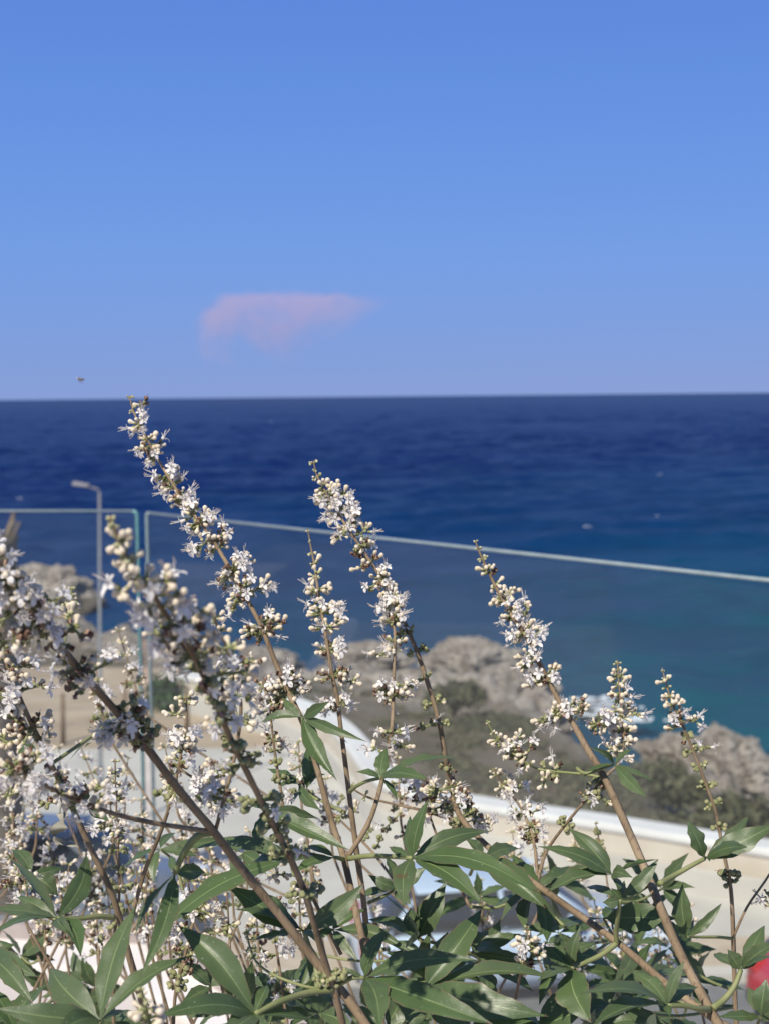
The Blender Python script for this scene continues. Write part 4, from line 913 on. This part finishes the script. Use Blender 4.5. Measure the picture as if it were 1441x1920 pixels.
# ---- dead palm trunk at the left edge
M['deadwood'] = simple('dead_wood', (.10,.075,.055), (.24,.195,.155), 5, .95, .9, .05)
M['dead_frond'] = simple('dead_frond', (.13,.085,.055), (.24,.17,.12), 6, .9, .3, .02)
dz = 19.5; pb = P(-4, 1560, dz); pb.z = ROAD; ptop = P(0, 1000, dz)
palm = empty('dead_palm', pb); tag(palm, 'grey dead palm trunk with ragged broken top at the left edge', 'palm')
Hh = ptop.z - ROAD; mb = MB(); pts = []; rs = []; rp = random.Random(3)
for i in range(46):
    t = i/45; pts.append(V(((ptop.x-pb.x)*t + .03*math.sin(t*5), 0, Hh*t))); rs.append((.30 + .05*t**4)*(1 + .09*(i % 2) + rp.uniform(-.04, .04)))
mb.tube(pts, rs, 14); mb.build('trunk', M['deadwood'], palm, True)
for k in range(26):
    a = rp.uniform(0, 6.28); z = Hh - rp.uniform(0, 1.6); L = rp.uniform(.12, .38); c = V(((ptop.x-pb.x), 0, z)); dr = V((math.cos(a), math.sin(a), 0))
    mb = MB(); w_ = V((-dr.y, dr.x, 0))*.05; p0 = c + dr*.2; p1 = c + dr*(.24+L*.35) + V((0, 0, L)); 
    q = [p0-w_, p0+w_, p1+w_*.5, p1-w_*.5]; mb.add(q + [v + dr*.03 for v in q], [(3,2,1,0),(4,5,6,7),(0,1,5,4),(1,2,6,5),(2,3,7,6),(3,0,4,7)]); mb.build('frond_stub', M['dead_frond'], palm)
mb = MB(); mb.tube([V((ptop.x-pb.x+.10, 0, Hh-.35)), V((ptop.x-pb.x+.17, 0, Hh-.1)), V((ptop.x-pb.x+.30, 0, Hh+.22))], [.05,.045,.02], 6); mb.build('broken_stalk', M['deadwood'], palm, True)

# ---- fence posts on the bare ground at the left
M['post'] = simple('wood_post', (.13,.085,.055), (.22,.15,.10), 9, .9, .4)
fence = empty('post_and_wire_fence', G(175, 1392, ROAD-.06)); off = fence.location
tag(fence, 'low fence of thin brown posts and wires on the bare earth beside the rocks', 'fence')
fp = [G(a, b, ROAD-.06) for a, b in ((20,1402),(119,1396),(235,1388),(352,1380))]
for p in fp: mb = MB(); q = p - off; mb.tube([q, q + V((.02, 0, 1.15))], [.055,.045], 7); mb.build('post', M['post'], fence, True)
for h in (.45, .8, 1.08):
    mb = MB(); mb.tube([p - off + V((.01, 0, h)) for p in fp], .006, 4); mb.build('wire', M['galv'], fence)

# ---- bushes and scrub
M['olive'] = simple('scrub_leaf', (.062,.066,.034), (.125,.118,.066), 2, .9, 0)
M['greenbush'] = simple('bush_leaf', (.05,.085,.035), (.09,.13,.06), 2, .8, 0)
M['drygrass'] = simple('dry_grass', (.28,.22,.13), (.38,.31,.19), 3, .9, 0)
def tufts(mb, c, rx, rz, n, s, r, blade=False):
    for k in range(n):
        v = rv(r); rr = r.uniform(.45, 1)**.6; p = c + V((v.x*rx*rr, v.y*rx*rr, abs(v.z)*rz*rr)); d = (v + rv(r)*.8).normalized()
        if blade: d = (V((0, 0, 1)) + rv(r)*.5).normalized()
        q = d.cross(rv(r)); q = q.normalized()*s*(.12 if blade else .42); mb.add([p - q, p + d*s*.5 - q*.2, p + d*s, p + q], [(0,1,2,3)])
rs_ = random.Random(9)
mb = MB(); k = 0
while k < 140:
    px = rs_.uniform(-100, 1600); x = None
    zone = rs_.random()
    if zone < .55: px = rs_.uniform(820, 1700); f = rs_.uniform(.02, .62)
    elif zone < .8: px = rs_.uniform(520, 900); f = rs_.uniform(.05, .75)
    else: px = rs_.uniform(-300, 560); f = rs_.uniform(.1, .8)
    a = (px-720)/FPX; yy = 24 + 34*f; xx = a*yy; py_ = parY(xx)+1.0; cy_ = crestY(xx)-4
    if cy_ < py_: cy_ = py_ + 1.5
    yy = py_ + (cy_-py_)*f; xx = a*yy; yy = max(yy, parY(xx)+.9)
    z, rk_ = land(xx, yy, True); big = rs_.uniform(.35, 1.0)*(1.15 if px > 850 else .8)
    tufts(mb, V((xx, yy, z-.12)), big*.9, big*.42, int(330*big), .11, rs_); k += 1
tag(mb.build('scrub', M['olive']), 'low grey green coastal scrub covering the slope between parapet and rocks', kind='stuff')
mb = MB()
for k in range(900):
    px = rs_.uniform(500, 1600); f = rs_.uniform(0, .5); a = (px-720)/FPX; xx = a*26; yy = parY(xx)+.6+f*7; xx = a*yy; z, _ = land(xx, max(yy, parY(xx)+.6)); tufts(mb, V((xx, yy, z-.05)), .35, .15, 14, .22, rs_, True)
tag(mb.build('dry_grass', M['drygrass']), 'dry straw coloured grass behind the parapet', kind='stuff')
def bush(px, py, z, rx, rz, n, lab, mat):
    c = G(px, py, z); o = empty('bush', c); tag(o, lab, 'bush'); mb = MB(); r = random.Random(int(px))
    for q in range(6): v = rv(r); tufts(mb, V((v.x*rx*.5, v.y*rx*.5, 0)), rx*.65, rz*r.uniform(.7, 1), n//6, .2, r)
    mb.build('foliage', M[mat], o); mb = MB()
    for q in range(5): v = rv(r); mb.tube([V((0, 0, -.3)), V((v.x*rx*.3, v.y*rx*.3, rz*.35)), V((v.x*rx*.6, v.y*rx*.6, rz*.75))], [.05,.03,.01], 5)
    mb.build('stem', M['post'], o)
bush(330, 1345, 4.1, .85, 1.35, 1500, 'mid green rounded bush on the earth behind the right hand glass edge', 'greenbush')
bush(1240, 1490, 3.8, .85, .65, 1300, 'broad dark olive bush below the rightmost pale boulders', 'olive')
bush(1400, 1560, 3.8, .9, .75, 1300, 'dark bush directly behind the parapet at the right edge', 'olive')
bush(850, 1320, 3.6, .8, .7, 900, 'small dark bush in front of the central rocks', 'olive')

# ---- boulders
def boulder(px, py, z, sx, sy, sz, lab, seed):
    c = G(px, py, z); r = random.Random(seed); n, m = 64, 44; vs = []; fs = []
    for i in range(m+1):
        for j in range(n):
            a = 2*math.pi*j/n; b_ = math.pi*i/m - math.pi/2; d = V((math.cos(a)*math.cos(b_), math.sin(a)*math.cos(b_), math.sin(b_)))
            k = 1 + .38*noise.fractal(d*1.5 + V((seed, 0, 0)), 1, 2.1, 6) - .16*abs(noise.noise(d*3.3 + V((0, seed, 0)))) + .07*noise.noise(d*7) + .05*noise.noise(d*15) + .03*noise.noise(d*29)
            vs.append(V((d.x*sx*k, d.y*sy*k, d.z*sz*k)))
    for i in range(m):
        for j in range(n): fs.append((i*n+j, i*n+(j+1) % n, (i+1)*n+(j+1) % n, (i+1)*n+j))
    me = mesh('boulder', vs, fs, RM, smooth=False); at = me.attributes.new('rock', 'FLOAT', 'POINT'); at.data.foreach_set('value', [1.0]*len(vs))
    o = link('boulder', me, None, c); tag(o, lab, 'boulder', 'pale boulders along the shore')
boulder(1345, 1425, 1.1, 1.3, 1.2, .85, 'tallest pale boulder at the water edge on the right', 1)
boulder(1395, 1460, 1.0, 1.1, 1.0, .75, 'rugged grey boulder just right of the tallest shore boulder', 2)
boulder(1255, 1420, .9, 1.1, 1.0, .65, 'low pale boulder left of the tallest shore boulder', 3)
boulder(880, 1243, .7, 2.0, 1.6, .9, 'large pale boulder crowning the central rocks by the sea', 4)
boulder(960, 1293, .8, 1.7, 1.5, .85, 'boulder stepping down right of the central crest', 5)
boulder(1010, 1345, 1.0, 1.2, 1.2, .8, 'dark sided boulder at the inlet where foam washes', 6)
boulder(690, 1232, .9, 1.7, 1.4, .6, 'pale ledge boulder left of the central crest behind the flower stems', 7)
boulder(80, 1135, .1, 3.3, 2.6, 2.1, 'big rounded grey headland rock at the far left', 8)
boulder(500, 1240, 1.1, 1.4, 1.2, .6, 'flat pale rock on the shore behind the middle spikes', 9)

# ---- foam and whitecaps
M['foam'] = simple('foam', (.72,.76,.80), (.85,.87,.90), 3, .6, 0)
def foam(px, py, wx, wy, lab, seed, nn=40):
    c = G(px, py, 0.0); r = random.Random(seed); mb = MB()
    for k in range(nn):
        a, b_ = r.gauss(0, .45)*wx, r.gauss(0, .45)*wy; s = r.uniform(.06, .2)*min(wx, 2.5); q = 7
        vs = [V((a+math.cos(6.28*i/q)*s*r.uniform(.6, 1.4), b_+math.sin(6.28*i/q)*s*r.uniform(.5, 1.1), .05)) for i in range(q)]
        mb.add(vs + [v*1 - V((0, 0, .05)) for v in vs], [tuple(range(q))] + [(i, q+i, q+(i+1) % q, (i+1) % q) for i in range(q)])
    tag(mb.build('foam', M['foam'], None, loc=(c.x, c.y, .02)), lab, kind='stuff')
foam(1112, 1325, 1.5, 1.9, 'white foam washing in the inlet', 1, 80)
foam(1180, 1350, 1.2, 1.0, 'thin foam beside the inlet', 2, 14)
for i, (px, py, ww) in enumerate([(1240,890,.7),(1100,988,.45),(510,790,1.2),(1232,968,.35),(35,935,.6)]):
    foam(px, py, ww, ww*.35, 'small white wave crest', 10+i, 6)

# ---- cars
M['tyre'] = simple('tyre', (.02,.02,.02), (.035,.035,.035), 20, .85, 0); M['rim'] = simple('wheel_rim', (.45,.45,.46), (.55,.55,.56), 10, .35, 0, Metallic=.7)
gm = Mat('car_glass', (.02,.025,.03), .05, .6); M['carglass'] = gm.m
M['lens'] = simple('headlight_lens', (.6,.62,.65), (.7,.7,.72), 10, .15, 0); M['red_lens'] = simple('rear_light_lens', (.35,.02,.02), (.45,.03,.03), 10, .2, 0)
M['trim'] = simple('black_trim', (.03,.03,.03), (.05,.05,.05), 10, .6, 0)
def paint(name, c):
    m = Mat(name, c, .32, .5); m.b.inputs['Coat Weight'].default_value = .6; m.b.inputs['Coat Roughness'].default_value = .05
    f = m.noise(2, 4); m.color(m.mix(m.math('MULTIPLY', f, .25), c, tuple(x*.8+.03 for x in c))); return m.m
def car(loc, rz, mat, label, L=4.2, W=1.74, H=1.46):
    root = empty('parked_car', loc); root.rotation_euler = (0, 0, rz); tag(root, label, 'car', 'cars parked below the terrace')
    def loft(st, name, mt, sm=True):
        # st: x, z0, z1, half-width bottom, half-width top
        vs = []; fs = []; k = 10
        for x, z0, z1, wb, wt in st:
            h = z1-z0; r_ = min(.09, h*.35)
            prof = [(-wb*.93, z0), (-wb, z0+h*.25), (-wb*.99, z0+h*.6), (-wt, z1-r_), (-wt+r_*1.3, z1), (wt-r_*1.3, z1), (wt, z1-r_), (wb*.99, z0+h*.6), (wb, z0+h*.25), (wb*.93, z0)]
            vs += [V((x, a, b_)) for a, b_ in prof]
        n = len(st)
        for i in range(n-1):
            for j in range(k): fs.append((i*k+j, (i+1)*k+j, (i+1)*k+(j+1) % k, i*k+(j+1) % k))
        fs.append(tuple(range(k))); fs.append(tuple(range((n-1)*k, n*k))[::-1])
        mb = MB(); mb.add(vs, fs); return mb.build(name, mt, root, sm)
    h = L/2; w = W/2
    loft([(-h, .35, .60, w*.78, w*.74), (-h+.06, .28, .85, w*.92, w*.86), (-h+.25, .24, .97, w*.98, w*.9), (-h+.9, .22, .98, w, w*.92), (0, .22, .96, w, w*.92), (h-1.35, .22, .95, w, w*.9), (h-.6, .22, .86, w*.98, w*.84), (h-.15, .25, .74, w*.9, w*.76), (h, .34, .58, w*.76, w*.7)], 'body', mat)
    cab = [(-h+.22, .93, 1.0, w*.84, w*.80), (-h+.62, .93, H-.1, w*.86, w*.70), (-h+1.1, .93, H-.03, w*.88, w*.70), (-.1, .93, H-.02, w*.88, w*.70), (.35, .93, H-.07, w*.87, w*.68), (h-1.05, .93, .98, w*.84, w*.78)]
    loft(cab, 'windows', M['carglass'])
    mb = MB(); mb.box((-h+.72, -w*.66, H-.05), (.30, w*.66, H+.012)); mb.build('roof', mat, root, True, bevel=.05)
    for sy in (-1, 1):
        for x0, z0, x1, z1 in ((h-1.12, .97, .33, H-.06), (-.25, .96, -.30, H-.03), (-h+.35, .98, -h+.70, H-.09)):
            mb = MB(); mb.tube([V((x0, sy*w*.83, z0)), V((x1, sy*w*.685, z1))], .035, 5); mb.build('pillar', mat, root, True)
        mb = MB(); mb.box((.55, sy*w*.93-.09, .98), (.72, sy*w*.93+.09, 1.12)); mb.build('wing_mirror', mat, root, bevel=.03)
        for x, dn in ((.12, 0), (-.85, 1)):
            mb = MB(); mb.box((x-.1, sy*(w-.005)-.012, .78), (x+.06, sy*(w-.005)+.012, .81)); mb.build('door_handle', M['trim'], root)
        mb = MB(); mb.box((h-.30, sy*w*.62-.17, .62), (h-.06, sy*w*.62+.17, .76)); mb.build('headlight', M['lens'], root, bevel=.03)
        mb = MB(); mb.box((-h+.0, sy*w*.72-.12, .68), (-h+.16, sy*w*.72+.12, .92)); mb.build('rear_light', M['red_lens'], root, bevel=.03)
        for x in (-h+.78, h-.82):
            mb = MB(); c = V((x, sy*(w-.10), .31)); mb.tube([c-V((0, .1, 0)), c-V((0, .09, 0)), c+V((0, .09, 0)), c+V((0, .1, 0))], [.26,.31,.31,.26], 20)
            wl = mb.build('wheel', M['tyre'], root, False); mb = MB(); mb.tube([c+V((0, sy*.085, 0)), c+V((0, sy*.112, 0))], [.2,.18], 12); mb.build('rim', M['rim'], wl)
    for x, nm in ((h-.02, 'front_bumper'), (-h+.02, 'rear_bumper')):
        mb = MB(); mb.box((x-.07, -w*.72, .33), (x+.07, w*.72, .47)); mb.build(nm, M['trim'], root, bevel=.03)
def gz(px, py): p = G(px, py, ROAD-.12); p.z = ROAD-.12; return p
car(gz(960, 1835), R(8), paint('pale_blue_paint', (.46,.56,.68)), 'pale blue car parked in the middle below the terrace, half hidden by leaves')
car(gz(120, 1735), R(-7), paint('slate_paint', (.15,.165,.20)), 'dark slate blue car parked at the left behind the glass', H=1.5)
car(gz(1742, 1925), R(14), paint('red_paint', (.48,.015,.025)), 'red car whose rounded end shows at the lower right edge')
